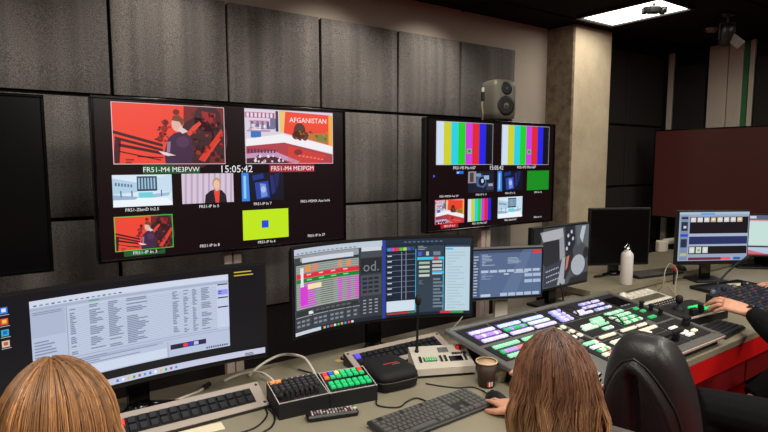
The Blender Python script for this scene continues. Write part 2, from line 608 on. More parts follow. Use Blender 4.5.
wall_strip('pale_batten', 2.955, 3.01, 0.1, 2.70, M['wood_pale'])
for z0, z1 in ((0.2, 0.95), (0.96, 1.70), (1.71, 2.55)):
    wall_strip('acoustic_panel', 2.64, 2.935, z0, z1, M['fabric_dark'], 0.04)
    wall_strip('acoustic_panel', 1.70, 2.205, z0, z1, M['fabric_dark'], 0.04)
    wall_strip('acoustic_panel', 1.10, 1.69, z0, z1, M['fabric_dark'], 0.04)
wall_strip('pale_panel', 2.448, 2.617, 0.1, 2.71, M['wood_pale'])
wall_strip('pale_panel', 2.318, 2.440, 0.1, 2.71, M['wood_pale'])
wall_strip('green_wall_strip', 2.272, 2.314, 0.1, 2.71, M['green_tone'], 0.02)  # narrow green strip next to the pale panels
wall_strip('pale_batten', 2.222, 2.262, 0.1, 2.71, M['wood_pale'], 0.035)
struct(MB().box((-2.6, 0.2, CEIL / 2), (0.12, 6.4, CEIL)).build('wall_left', M['black_wall']))
struct(MB().box((1.6, -3.0, CEIL / 2), (8.6, 0.12, CEIL)).build('wall_front', M['black_wall']))

# ------------------------------------------------------------------ ceiling lights and fittings
def ceiling_light(x, y, sx, sy, label, group=None):
    t = thing('ceiling_light', label, 'ceiling light', (x, y, CEIL), 0, group)
    fr = MB()
    for c, d in (((0, sy / 2 + .012, -.012), (sx + .05, .024, .024)), ((0, -sy / 2 - .012, -.012), (sx + .05, .024, .024)), ((sx / 2 + .012, 0, -.012), (.024, sy, .024)), ((-sx / 2 - .012, 0, -.012), (.024, sy, .024))):
        fr.box(c, d, .003)
    fr.build('frame', M['dark_metal'], t)
    MB().box((0, 0, -.006), (sx, sy, .008)).build('diffuser', M['lamp_panel'], t)
    return t


ceiling_light(3.98, 2.38, 0.43, 0.62, 'bright square ceiling light panel beside the concrete column')

# small track floodlight hanging under the bright panel
t = thing('track_floodlight', 'small black double-headed fitting hanging below the bright ceiling panel', 'spotlight', (3.86, 2.16, CEIL), math.radians(-38))
MB().cyl((0, 0, 0), (0, 0, -0.03), 0.012).build('stem', M['black'], t)
MB().box((0, 0, -0.055), (.085, .055, .05), .008).build('body', M['black'], t)
for sx in (-1, 1):
    o = MB().box((sx * .062, -.005, -.06), (.035, .06, .045), .006).build('head_piece', M['black_matte'], t)
    MB().lathe([(0, -.001), (.014, -.001), (.016, -.012), (.012, -.014)], 14, R=Matrix.Rotation(PI / 2, 3, 'X'), c=(sx * .062, -.036, -.06)).build('lens', M['grey_metal'], o)

# black spotlight on the right
t = thing('ceiling_spotlight', 'black ceiling spotlight with yoke and tilted grey barn door', 'spotlight', (4.62, 2.0, CEIL), math.radians(-50))
MB().lathe([(0, 0), (.05, 0), (.05, -.015), (0, -.015)], 20).build('ceiling_plate', M['black'], t)
MB().cyl((0, 0, -.01), (0, 0, -.07), .012).build('stem', M['black'], t)
y = MB()
y.tube([(-.05, 0, -.19), (-.05, 0, -.07), (.05, 0, -.07), (.05, 0, -.19)], .007, 6)
y.build('yoke', M['dark_metal'], t)
b = MB().lathe([(0, .07), (.04, .07), (.045, .02), (.045, -.08), (.038, -.085), (0, -.08)], 18, R=Matrix.Rotation(math.radians(35), 3, 'X'), c=(0, 0, -.15)).build('lamp_body', M['black'], t)
k = MB()
k.box((.06, -.01, -.21), (.10, .006, .07), .002, R=Matrix.Rotation(math.radians(40), 3, 'Y') @ Matrix.Rotation(math.radians(30), 3, 'X'))
k.build('barn_door', M['grey_metal'], t)
# a second fitting further along
t = thing('ceiling_spotlight', 'dark spotlight at the far corner of the ceiling, cut by the frame', 'spotlight', (5.05, 1.72, CEIL), math.radians(-70))
MB().cyl((0, 0, 0), (0, 0, -.08), .012).build('stem', M['black'], t)
MB().lathe([(0, .09), (.05, .08), (.055, -.06), (.045, -.07), (0, -.06)], 18, R=Matrix.Rotation(math.radians(70), 3, 'X'), c=(0, 0, -.12)).build('lamp_body', M['dark_metal'], t)
t = thing('smoke_detector', 'small round pale smoke detector on the black ceiling', 'smoke detector', (5.02, 2.30, CEIL))
MB().lathe([(.055, 0), (.055, -.012), (.042, -.022), (.04, -.03), (0, -.033)], 24).build('housing', M['grey_metal'], t)
MB().lathe([(0, -.033), (.012, -.034), (.01, -.038), (0, -.039)], 12).build('sensor', M['black'], t)
t = thing('ceiling_downlight', 'tiny recessed downlight in the black ceiling left of the column', 'downlight', (2.62, 2.20, CEIL))
MB().lathe([(.03, 0), (.03, -.006), (.022, -.008), (.02, 0)], 20).build('ring', M['grey_metal'], t)
MB().lathe([(0, -.001), (.02, -.001), (.02, -.003), (0, -.003)], 16).build('lens', M['white'], t)

# =================================================================== DESK
DZ = 0.74
desk = thing('control_desk', 'long grey laminate control desk with a red front edge', 'desk', (0, 0, 0))
MB().box((1.75, 1.655, DZ - .018), (6.9, 1.03, .036), .004).build('worktop', M['desk'], desk)
MB().box((1.75, 1.155, DZ - .086), (6.88, .025, .098), .003).build('red_fascia', M['red_lacquer'], desk)
for a, b in ((-1.69, -.4), (-.39, .9), (.91, 2.2), (2.21, 3.30), (3.31, 4.25), (4.26, 5.19)):
    MB().box(((a + b) / 2, 1.24, .55), (b - a - .01, .022, .28), .003).build('front_panel', M['dark_red'], desk)
for x in (-1.5, .9, 4.4, 5.1):
    MB().box((x, 1.70, .355), (.05, .85, .70), .004).build('leg', M['black_wall'], desk)
MB().box((1.75, 2.14, .45), (6.86, .02, .50), .003).build('rear_panel', M['black_wall'], desk)

sh = thing('desk_riser', 'raised grey shelf along the back of the desk under the white bottle', 'shelf', (0, 0, 0))
MB().slab([(3.07, 2.05), (3.16, 2.00), (5.16, 2.00), (5.16, 2.62), (3.07, 2.62)], .748, .785).build('shelf_top', M['desk'], sh)
MB().box((4.12, 2.03, .744), (2.02, .02, .01)).build('front_lip', M['desk_edge'], sh)
for x in (3.2, 5.0):
    MB().box((x, 2.50, .374), (.05, .12, .748), .004).build('leg', M['black_wall'], sh)

# =================================================================== WALL MONITORS
def wall_monitor(xc, w, h, zc, y, label, glassm, post=True, rz=0.0, xw=None):
    t = thing('wall_monitor', label, 'monitor', (xc, y, 0), rz, 'large multiview monitors')
    hs = MB()
    bz = .012
    hs.box((0, .032, zc), (w + 2 * bz, .05, h + 2 * bz), .006)
    hs.box((0, .07, zc - .03), (w * .6, .04, h * .55), .01)
    hs.build('housing', M['black'], t)
    fr = MB()
    for c, d in (((0, 0, zc + h / 2 + bz / 2), (w + 2 * bz, .016, bz)), ((0, 0, zc - h / 2 - bz / 2), (w + 2 * bz, .016, bz)), ((-w / 2 - bz / 2, 0, zc), (bz, .016, h)), ((w / 2 + bz / 2, 0, zc), (bz, .016, h))):
        fr.box(c, d, .002)
    fr.build('bezel', M['black_gloss'], t)
    s = MB().box((0, .006, zc), (w, .012, h)).build('screen', glassm, t)
    if post:
        p = MB()
        p.box((-.024, .10, .88), (.042, .045, 1.72), .004); p.box((.024, .10, .88), (.042, .045, 1.72), .004)
        p.build('post', M['silver'], t)
        MB().box((0, .10, .01), (.30, .14, .02), .004).build('foot_plate', M['dark_metal'], t)
    return t, s


ZB, ZT = 1.189, 1.878
ZC, HH = (ZB + ZT) / 2, ZT - ZB
BLK = L(4, 3, 5)
RED = L(236, 62, 44)


def studio_man(p, green=False):
    """man in a dark jumper before a red set with black tree shapes"""
    p.rect(0, 0, 1, 1, L(238, 70, 52), 1)
    p.poly([(.62, 0), (1, 0), (1, 1), (.60, 1)], L(120, 34, 34), 2)
    for x, y, rx, ry in ((.84, .2, .13, .24), (.74, .5, .16, .3), (.66, .9, .2, .2), (.95, .55, .08, .3)):
        p.blob(x, y, rx, ry, L(62, 30, 36), 3)
    p.poly([(.74, .92), (.97, .38), (.985, .5), (.80, .96)], L(225, 66, 52), 4)
    p.poly([(.62, .5), (.70, .34), (.76, .26), (.78, .3), (.70, .46), (.64, .56)], L(222, 70, 54), 4)
    p.poly([(.78, .08), (.92, .12), (.9, .3), (.8, .26)], L(150, 40, 40), 4)
    for a, b, w in (((.0, .45), (.42, .66), .05), ((.02, .55), (.42, .74), .045), ((.05, .66), (.44, .80), .05), ((.05, .78), (.40, .92), .02), ((.2, .86), (.42, .88), .02)):
        p.poly([(a[0], a[1]), (b[0], b[1]), (b[0], b[1] + w), (a[0], a[1] + w)], L(70, 26, 32), 3)
    p.poly([(.02, .6), (.07, .6), (.05, .98), (.0, .98)], L(70, 26, 32), 3)
    for x, y in ((.44, .4), (.42, .5), (.40, .58), (.45, .3), (.55, .12)):
        p.blob(x, y, .03, .05, L(120, 34, 34), 3)
    p.poly([(.47, .56), (.53, .47), (.62, .44), (.68, .55), (.70, .78), (.67, 1), (.44, 1), (.43, .8)], L(66, 38, 66), 5)
    p.blob(.60, .62, .06, .10, L(84, 50, 82), 6)
    p.blob(.555, .32, .052, .13, L(226, 176, 164), 6)
    p.poly([(.505, .26), (.52, .18), (.57, .17), (.615, .24), (.60, .36), (.575, .28)], L(120, 66, 44), 7)
    p.poly([(.555, .42), (.58, .36), (.62, .40), (.65, .44), (.60, .48)], L(222, 200, 196), 7)
    p.poly([(.38, .78), (.45, .80), (.53, .85), (.46, .86), (.42, .84)], L(232, 208, 206), 7)
    p.poly([(.46, .62), (.49, .62), (.48, .80), (.45, .80)], L(150, 120, 150), 7)
    p.dashes(.10, .9, .28, .99, 2, L(150, 40, 36), 4, .6, 4)
    rnd = random.Random(31)
    for i in range(46):
        x = rnd.uniform(.70, .98); y = rnd.uniform(.03, .98)
        p.blob(x, y, rnd.uniform(.008, .03), rnd.uniform(.015, .05), rnd.choice([L(48, 24, 30), L(92, 34, 38), L(158, 46, 42), L(40, 22, 28)]), 4, 7)
    for i in range(30):
        p.blob(rnd.gauss(.44, .035), rnd.uniform(.25, .66), rnd.uniform(.006, .018), rnd.uniform(.012, .03), rnd.choice([L(96, 30, 34), L(160, 46, 40)]), 4, 6)
    p.poly([(.74, .92), (.97, .38), (.985, .46), (.79, .95)], L(214, 66, 52), 4)
    return p


def studio_wide(p):
    """wide studio shot: red video wall, pale presenter desk, curved red floor"""
    p.rect(0, 0, 1, 1, L(214, 206, 222), 1)
    p.rect(0, .06, .32, .16, L(170, 90, 120), 2)
    for i in range(7): p.rect(.02 + i * .042, .07, .045 + i * .042, .15, L(225, 215, 232), 3)
    for x in (.06, .12, .17, .23): p.rect(x, .22, x + .03, .36, L(90, 70, 110), 3)
    p.rect(.27, .16, .34, .34, L(110, 110, 140), 2)
    p.rect(.06, .40, .17, .52, L(60, 110, 190), 3)
    p.rect(.33, .02, .36, .40, L(60, 50, 66), 3)
    p.poly([(.37, 0), (.44, 0), (.44, .42), (.38, .4)], L(236, 190, 110), 2)
    p.poly([(.44, .02), (.975, .05), (.96, .64), (.42, .42)], L(236, 66, 44), 3)
    p.poly([(.66, .42), (.95, .40), (.95, .62), (.60, .5)], L(196, 110, 44), 4)
    p.poly([(.78, .44), (.93, .42), (.93, .58), (.80, .56)], L(120, 130, 60), 5)
    p.blob(.60, .38, .07, .16, L(84, 44, 36), 6); p.blob(.56, .46, .05, .08, L(84, 44, 36), 6); p.blob(.66, .46, .04, .1, L(96, 50, 40), 6)
    p.poly([(.95, .06), (1, .06), (1, .66), (.95, .64)], L(240, 170, 60), 4)
    p.poly([(0, .55), (.40, .44), (1, .66), (1, .80), (.42, .60), (0, .68)], L(240, 236, 240), 5)
    p.poly([(0, .68), (.42, .60), (1, .82), (1, 1), (0, 1)], L(176, 60, 70), 4)
    p.poly([(.46, .66), (.92, .84), (.80, 1), (.46, 1)], L(206, 60, 52), 6)
    p.poly([(0, .82), (.30, .76), (.60, .96), (.55, 1), (.30, .86), (0, .9)], L(196, 150, 186), 6)
    p.poly([(0, .9), (.30, .86), (.5, 1), (0, 1)], L(70, 30, 50), 6)
    for i in range(9): p.rect(.02 + i * .035, .72 + .002 * i, .04 + i * .035, .80, L(80, 50, 90), 7)
    for x, y in ((.15, .86), (.24, .86), (.10, .94), (.2, .95), (.36, .94)): p.blob(x, y, .015, .03, L(236, 220, 226), 7)
    p.blob(.58, .78, .05, .06, L(140, 40, 40), 7)
    rnd = random.Random(8)
    for i in range(26):
        x = rnd.uniform(.50, .93); p.blob(x, rnd.uniform(.38, .54), .012, .022, rnd.choice([L(150, 90, 40), L(96, 60, 40), L(120, 130, 60), L(206, 120, 50)]), 6, 6)
    for i in range(18):
        p.rect(.01 + rnd.uniform(0, .28), .2 + rnd.uniform(0, .2), .03 + rnd.uniform(0, .3), .21 + rnd.uniform(0, .2), rnd.choice([L(190, 150, 176), L(236, 230, 240), L(120, 110, 150)]), 3)
    for i in range(16):
        x = rnd.uniform(.02, .44); p.blob(x, rnd.uniform(.84, .98), .012, .022, rnd.choice([L(110, 50, 66), L(226, 206, 216), L(60, 30, 50)]), 7, 6)
    for i in range(7): p.rect(.58 + i * .045, .83 + i * .012, .61 + i * .045, .86 + i * .012, L(226, 120, 110), 7)
    return p


def studio_white(p):
    p.rect(0, 0, 1, 1, L(214, 232, 244), 1)
    p.poly([(0, .1), (.4, .25), (.4, .55), (0, .6)], L(176, 206, 226), 2)
    p.rect(.40, .05, .74, .52, L(50, 62, 86), 2)
    for i in range(6): p.rect(.42 + i * .052, .10, .45 + i * .052, .46, L(150, 190, 214), 3)
    for i in range(6): p.rect(.04 + i * .05, .24 + .012 * i, .07 + i * .05, .34 + .01 * i, L(90, 120, 150), 3)
    p.poly([(.74, .1), (1, 0), (1, .6), (.74, .5)], L(196, 220, 236), 2)
    p.rect(.42, .56, .66, .74, L(110, 206, 220), 3)
    p.poly([(.0, .80), (.4, .72), (.9, .76), (1, .9), (1, 1), (0, 1)], L(236, 244, 250), 3)
    p.poly([(.0, .62), (.42, .70), (.36, .78), (0, .78)], L(150, 176, 204), 4)
    p.poly([(.66, .62), (.96, .58), (.94, .68), (.66, .74)], L(160, 190, 214), 4)
    for x in (.12, .3, .8): p.rect(x, .5, x + .02, .7, L(70, 90, 120), 4)
    return p


def presenter(p):
    p.rect(0, 0, 1, 1, L(214, 196, 214), 1)
    for i in range(9): p.poly([(.06 + i * .11, 0), (.10 + i * .11, 0), (.08 + i * .11, 1), (.04 + i * .11, 1)], L(184, 164, 190), 2)
    p.poly([(.42, 1), (.44, .72), (.54, .58), (.62, .55), (.76, .58), (.84, .74), (.86, 1)], L(34, 26, 34), 3)
    p.poly([(.60, .58), (.72, .58), (.70, 1), (.63, 1)], L(226, 70, 54), 4)
    p.blob(.66, .34, .085, .2, L(190, 150, 110), 4)
    p.blob(.66, .38, .062, .16, L(236, 190, 170), 5)
    p.rect(.63, .5, .69, .6, L(226, 180, 160), 5)
    return p


def blue_set(p):
    p.rect(0, 0, 1, 1, L(10, 12, 34), 1)
    p.poly([(0, 0), (.16, 0), (.18, 1), (0, 1)], L(60, 130, 220), 2)
    p.rect(.04, .1, .1, .9, L(140, 200, 246), 3)
    p.poly([(.30, .35), (.62, .3), (.66, .9), (.34, .95)], L(40, 66, 160), 2)
    p.poly([(.42, .38), (.56, .4), (.6, .84), (.45, .9)], L(110, 140, 214), 3)
    p.poly([(.24, .1), (.5, .02), (.52, .2), (.26, .28)], L(24, 50, 130), 3)
    p.poly([(.66, .1), (.74, .1), (.8, .7), (.70, .8)], L(40, 40, 110), 3)
    p.poly([(.76, .04), (.9, .0), (.86, .5), (.8, .6)], L(28, 34, 88), 2)
    p.blob(.5, .6, .06, .12, L(170, 190, 230), 4)
    return p


def camera_crew(p):
    p.rect(0, 0, 1, 1, L(20, 26, 44), 1)
    p.rect(0, 0, .3, .55, L(150, 140, 150), 2); p.rect(.06, .05, .2, .5, L(70, 60, 66), 3)
    p.blob(.5, .5, .2, .34, L(70, 96, 140), 2); p.blob(.52, .48, .13, .22, L(20, 24, 40), 3); p.blob(.54, .46, .05, .1, L(190, 206, 230), 4)
    p.rect(.30, .1, .48, .25, L(120, 150, 190), 3); p.rect(.6, .2, .8, .4, L(150, 176, 206), 3)
    p.rect(.7, .55, 1, .9, L(50, 60, 80), 2); p.rect(.78, .6, .95, .72, L(170, 160, 180), 3)
    p.poly([(.1, 1), (.3, .7), (.6, .8), (.64, 1)], L(26, 30, 50), 4)
    return p


BARS = [L(206, 222, 240), L(206, 206, 40), L(40, 206, 226), L(30, 206, 36), L(206, 60, 220), L(222, 36, 44), L(34, 34, 226)]


def bars(p, black=True):
    p.rect(0, 0, 1, 1, L(10, 8, 16), 1)
    n = 8.0 if black else 7.4
    for i, c in enumerate(BARS):
        p.rect(i / n, 0, (i + 1) / n, 1, c, 2)
    return p


# left monitor, switched off
wall_monitor(-.447, 1.235, HH, ZC - .012, 2.60, 'switched-off black wall monitor, cut by the left edge of the picture', M['glass'])

# main multiview
t, s = wall_monitor(.965, 1.213, HH, ZC, 2.60, 'black multiview wall monitor with a red studio picture and a lime green tile', M['glass_warm'])
SCR = Screen(1.213, HH, ZC)


def tile(s, rect, fn, border=None):
    p = fn(SCR.new(*rect))
    if border: p.border(border, *((.014, .022) if max(border[:3]) - min(border[:3]) > .3 else (.006, .010)), 8)
    return p.done('picture_tile', s)


def cap(s, text, u, v, h=.015, bg=None, rect=None, col=WHT):
    p = SCR.new()
    if bg: p.rect(*rect, bg, 2)
    p.text(text, u, v, h, col, 4)
    return p.done('caption', s)


tile(s, (.054, .016, .456, .402), studio_man, L(220, 190, 200))
tile(s, (.54, .012, .944, .402), studio_wide, L(214, 200, 214))
pt = SCR.new(.54, .012, .944, .402)
pt.text('AFGANISTAN', .70, .17, .025, L(250, 236, 226), 9); pt.done('caption', s)
cap(s, 'FR51-M4 ME3PVW', .253, .436, .022, L(28, 84, 40), (.150, .409, .356, .463))
cap(s, '15:05:42', .504, .436, .034)
cap(s, 'FR51-M4 ME3PGM', .748, .436, .022, L(176, 32, 48), (.643, .409, .852, .463))
tile(s, (.047, .468, .250, .670), studio_white)
tile(s, (.286, .466, .487, .668), presenter)
tile(s, (.521, .466, .705, .668), blue_set)
for tx, u, v in (('FR51-ZbmD In2.5', .143, .69), ('FR51-IP In 5', .387, .69), ('FR51-IP In 7', .609, .69), ('FR51-M3MX Aux In16', .855, .688), ('FR51-IP In 8', .385, .962), ('FR51-IP In 6', .623, .972), ('FR51-IP In 37', .858, .957)):
    cap(s, tx, u, v, .0135)
tile(s, (.046, .730, .247, .952), studio_man, L(60, 190, 70))
cap(s, 'FR51-IP In 3', .146, .968, .0145, L(26, 92, 40), (.074, .952, .216, .988))
tile(s, (.522, .734, .724, .950), lambda p: p.rect(0, 0, 1, 1, L(190, 230, 22), 1).rect(.40, .37, .55, .62, L(36, 70, 220), 2))

# colour bar multiview
t, s = wall_monitor(2.772, 1.195, HH, ZC - .010, 2.60, 'black multiview wall monitor showing two large colour bar pictures', M['glass_warm'])
SCR = Screen(1.195, HH, ZC - .010)
for r in ((.054, .013, .466, .405), (.541, .014, .953, .41)):
    tile(s, r, bars, L(180, 180, 190))
for u, tx in ((.255, 'FR51-M3 Mix In07'), (.757, 'FR51-M3 Mix In07')):
    cap(s, tx, u, .432, .0185)
for u in (.288, .775):
    SCR.new(u - .02, .255, u + .02, .3).rect(.1, 0, .9, 1, L(90, 190, 90), 4).rect(.3, .3, .7, .7, L(30, 120, 40), 5).done('overlay_icon', s)
cap(s, '15:05:42', .504, .434, .028)
SCR.new(.197, .462, .248, .488).rect(0, 0, 1, 1, L(40, 110, 220), 2).dashes(.1, .2, .9, .8, 1, WHT, 3, .7).done('overlay_icon', s)
SCR.new(.035, .49, .05, .52).poly([(0, 0), (1, .5), (0, 1)][::-1], L(90, 80, 200), 2).done('overlay_icon', s)
tile(s, (.284, .468, .484, .668), camera_crew)
tile(s, (.513, .468, .728, .668), blue_set)
tile(s, (.766, .470, .966, .672), lambda p: p.rect(0, 0, 1, 1, L(20, 140, 30), 1))
tile(s, (.051, .722, .255, .945), studio_wide, L(220, 40, 50))
cap(s, 'FR51-IP In 3', .152, .966, .0135, L(176, 30, 44), (.09, .948, .215, .986))
tile(s, (.285, .729, .474, .945), lambda p: bars(p, False))
tile(s, (.521, .729, .728, .938), studio_white)
for tx, u, v in (('FR51-M3MX Aux In9', .146, .69), ('FR51-IP In 11', .384, .69), ('FR51-IP In 12', .62, .69), ('FR51-In 13', .866, .695), ('FR51-M3 Mix In07', .376, .966), ('FR51-ZbmD In2', .628, .96), ('FR51-In 14', .869, .957)):
    cap(s, tx, u, v, .013)

# big brown monitor on the far side
t, s = wall_monitor(5.16, 1.43, .80, 1.49, 2.09, 'huge dark brown glowing monitor above the far end of the desk', M['glass_brown'], True, -PI / 2)

# studio loudspeaker and its stand
t = thing('speaker_stand', 'black pole and plate carrying the loudspeaker behind the colour bar monitor', 'stand', (2.955, 2.78, 0))
MB().cyl((0, .10, 0), (0, .10, 1.876), .020, n=14).build('pole', M['black'], t)
MB().lathe([(0, .02), (.09, .02), (.10, 0), (0, 0)], 24, c=(0, .10, 0)).build('base_plate', M['black'], t)
MB().box((0, .02, 1.882), (.17, .22, .012), .003).build('top_plate', M['black'], t)
t = thing('loudspeaker', 'grey rounded studio loudspeaker on top of the colour bar monitor', 'loudspeaker', (2.955, 2.765, 1.889), math.radians(-9))
t.scale = (1.08, 1.08, 1.03)


def sq_ring(hw, hd, z, e=5.0, n=28, cy=0.0, cx=0.0):
    out = []
    for k in range(n):
        a = 2 * PI * (k + .5) / n
        c, s_ = math.cos(a), math.sin(a)
        out.append((cx + hw * math.copysign(abs(c) ** (2 / e), c), cy + hd * math.copysign(abs(s_) ** (2 / e), s_), z))
    return out


MB().loft([sq_ring(.07, .065, .012), sq_ring(.088, .082, .024), sq_ring(.092, .087, .06), sq_ring(.092, .087, .235), sq_ring(.086, .080, .268), sq_ring(.066, .06, .280)]).build('cabinet', M['speaker_grey'], t)
RX = Matrix.Rotation(PI / 2, 3, 'X')
w = MB().lathe([(.070, -.004), (.066, .0015), (.050, .0012), (.022, .0008), (0, .0006)], 28, R=RX, c=(0, -.086, .105)).build('woofer', M['cone'], t)
MB().lathe([(0, .008), (.010, .006), (.016, .0005)], 18, R=RX, c=(0, -.086, .105)).build('dust_cap', M['dome'], w)
w = MB().lathe([(.046, -.004), (.043, .0015), (.03, .001), (0, .0008)], 24, R=RX, c=(0, -.086, .218)).build('tweeter', M['cone'], t)
MB().lathe([(0, .004), (.008, .002), (.011, -.004)], 16, R=RX, c=(0, -.086, .218)).build('dome', M['dome'], w)
f = MB()
for sx in (-1, 1): f.box((sx * .055, -.04, .007), (.03, .05, .014), .003)
f.build('rubber_foot', M['rubber'], t)
t = thing('upright_cable', 'short upright cable with a pale plug left of the loudspeaker', 'cable', (2.735, 2.70, 1.88))
MB().tube([(0, 0, 0), (.004, .0, .06), (-.006, 0, .11), (.002, 0, .15)], .006, 8).build('lead', M['cable_tan'], t)
MB().box((.002, 0, .168), (.024, .02, .06), .004).build('plug', M['black'], t)
MB().box((.002, 0, .212), (.018, .012, .03), .002).build('connector', M['white'], t)
#MONITORS

# =================================================================== DESK MONITORS
def arc_shell(w, h, zc, R, t0, t1, off, n=20):
    """curved slab: front on the arc of radius R-off, thickness t0 at the ends to t1 in the middle"""
    mb = MB(); rings = []
    for i in range(n + 1):
        u = i / n; a = (u - .5) * w / R
        r0 = R - off; t = t0 + (t1 - t0) * math.sin(PI * u) ** .5
        r1 = r0 + t
        f = lambda r, z: (r * math.sin(a), r * math.cos(a) - R, z)
        zi = h / 2
        rings.append([f(r0, zc - zi), f(r0, zc + zi), f(r0 + .006, zc + zi + .003), f(r1, zc + zi * .9), f(r1, zc - zi * .9), f(r0 + .006, zc - zi - .003)])
    mb.loft(rings, 0, False)
    return mb


def monitor(name, label, loc, rz, w, h, zc, R=0.0, bez=.010, chin=.010, foot='vee', glass='glass', frame='black', neck=True):
    """zc: height of the screen centre above the surface the stand is on"""
    t = thing(name, label, 'monitor', loc, rz)
    if R:
        arc_shell(w + 2 * bez, h + bez + chin, zc + (bez - chin) / 2, R, .018, .055, 0.0).build('housing', M[frame], t)
        s = arc_shell(w, h, zc, R, .004, .004, .0025).build('screen', M[glass], t)
        by = .06
    else:
        hs = MB().box((0, .016, zc + (bez - chin) / 2), (w + 2 * bez, .032, h + bez + chin), .004)
        hs.box((0, .045, zc - h * .08), (w * .55, .04, h * .5), .012)
        hs.build('housing', M[frame], t)
        s = MB().box((0, .002, zc), (w, .010, h), .001).build('screen', M[glass], t)
        by = .055
    if neck:
        MB().prism([(by, .012), (by + .03, .012), (by + .035, zc), (by, zc + .04)], -.035, .035).build('neck', M['black_gloss'] if foot != 'beige' else M['cream'], t)
        if foot == 'vee':
            b = MB()
            for sx in (-1, 1):
                b.tube([(0, by + .01, .018), (sx * .06, by - .03, .020), (sx * .13, by - .055, .012), (sx * .19, by - .07, .008)], [.014, .013, .011, .008], 8)
            b.lathe([(0, .03), (.035, .028), (.045, .008), (.04, 0), (0, 0)], 18, c=(0, by + .012, 0))
            b.build('base', M['black_gloss'], t)
        else:
            MB().box((0, by + .01, .008), (.24, .18, .016), .005).build('base', M['black'] if foot != 'beige' else M['cream'], t)
    return t, s, Screen(w, h, zc, R, 0.0 if R else -.003)


# ---- left ultrawide
t, s, sc = monitor('ultrawide_monitor', 'wide curved black monitor showing a large pale spreadsheet window', (.380, 1.957, DZ), math.radians(4.1), .875, .346, .312, 2.2, .010, .014)
p = sc.new(); p.rect(0, 0, 1, 1, L(10, 12, 20), 1)
p.rect(.06, .928, 1, .992, L(196, 200, 222), 2)
p.rect(0, .928, .06, .992, L(60, 64, 84), 2)
for i in range(12):
    p.rect(.40 + i * .020, .948, .409 + i * .020, .974, [L(60, 130, 220), L(240, 240, 244), L(230, 190, 70), L(70, 160, 90), L(150, 70, 160), L(60, 150, 230)][i % 6], 3)
p.dashes(.91, .955, .96, .99, 2, L(60, 60, 70), 3, .5, 5)
for i, c in enumerate((L(60, 120, 220), L(220, 80, 60), L(50, 170, 190), L(214, 190, 170))):
    p.rect(.050, .075 + i * .095, .072, .130 + i * .095, c, 2); p.rect(.055, .085 + i * .095, .067, .115 + i * .095, [L(230, 230, 240), L(240, 200, 60), L(40, 90, 210), L(190, 90, 60)][i], 3)
    p.rect(.048, .138 + i * .095, .076, .144 + i * .095, L(170, 170, 180), 3)
p.done('desktop', s)
p = sc.new(.135, .065, .847, .845)
p.rect(0, 0, 1, 1, L(182, 194, 218), 3)
p.rect(0, 0, 1, .075, L(206, 214, 234), 4)
for i in range(16): p.rect(.015 + i * .026, .05, .03 + i * .026, .066, L(130, 140, 165) if i % 3 else L(90, 100, 140), 5)
p.rect(0, .085, 1, .115, L(166, 176, 200), 4); p.rect(.26, .09, .31, .108, L(90, 170, 130), 5)
p.rect(0, .12, .15, .42, L(172, 182, 206), 4); p.dashes(.01, .13, .14, .17, 2, L(120, 130, 155), 5, .4, 2)
p.dashes(.01, .46, .15, .98, 15, L(128, 138, 164), 5, .45, 3, .3, .9)
p.rect(.155, .12, .158, 1, L(140, 150, 174), 5)
p.rect(.16, .125, .93, .72, L(192, 202, 224), 4)
for i in range(26):
    yy = .14 + i * .022
    p.rect(.16, yy + .016, .93, yy + .020, L(150, 160, 186), 5)
    rnd = random.Random(i)
    for x0, x1 in ((.17, .20), (.26, .33), (.35, .42), (.44, .56), (.68, .72), (.74, .77), (.79, .82), (.84, .90)):
        if rnd.random() < .82: p.rect(x0, yy + .002, x0 + (x1 - x0) * rnd.uniform(.35, 1), yy + .012, L(104, 114, 142), 6)
p.rect(.16, .73, .93, .735, L(130, 140, 165), 5)
p.rect(.16, .76, .62, .80, L(170, 180, 204), 5); p.dashes(.17, .76, .6, .86, 4, L(128, 138, 164), 6, .4, 8)
p.rect(.93, .115, 1, .72, L(196, 206, 230), 4)
for y in (.12, .30, .43): p.rect(.935, y, .995, y + .016, L(30, 32, 46), 5)
p.rect(.935, .20, .995, .27, L(150, 150, 236), 5); p.dashes(.94, .205, .99, .26, 2, L(60, 50, 200), 6, .5, 4)
p.rect(.62, .76, 1, .765, L(140, 150, 176), 5)
p.rect(.66, .84, .86, .905, L(36, 36, 60), 5)
for i, c in enumerate((L(30, 26, 60), L(220, 60, 90), L(60, 60, 210), L(200, 190, 220), L(40, 30, 110))): p.rect(.70 + i * .03, .85, .726 + i * .03, .895, c, 6)
p.rect(.16, .87, .64, .985, L(204, 214, 234), 5); p.rect(.645, .80, .648, .99, L(140, 150, 176), 5)
for i in range(10): p.rect(.86 + i * .013, .955, .868 + i * .013, .98, L(60, 66, 96), 6)
p.done('application_window', s)
p = sc.new(.872, .04, .97, .11); p.dashes(0, 0, 1, 1, 2, L(206, 176, 60), 3, .34, 3, .7, .95); p.done('status_text', s)

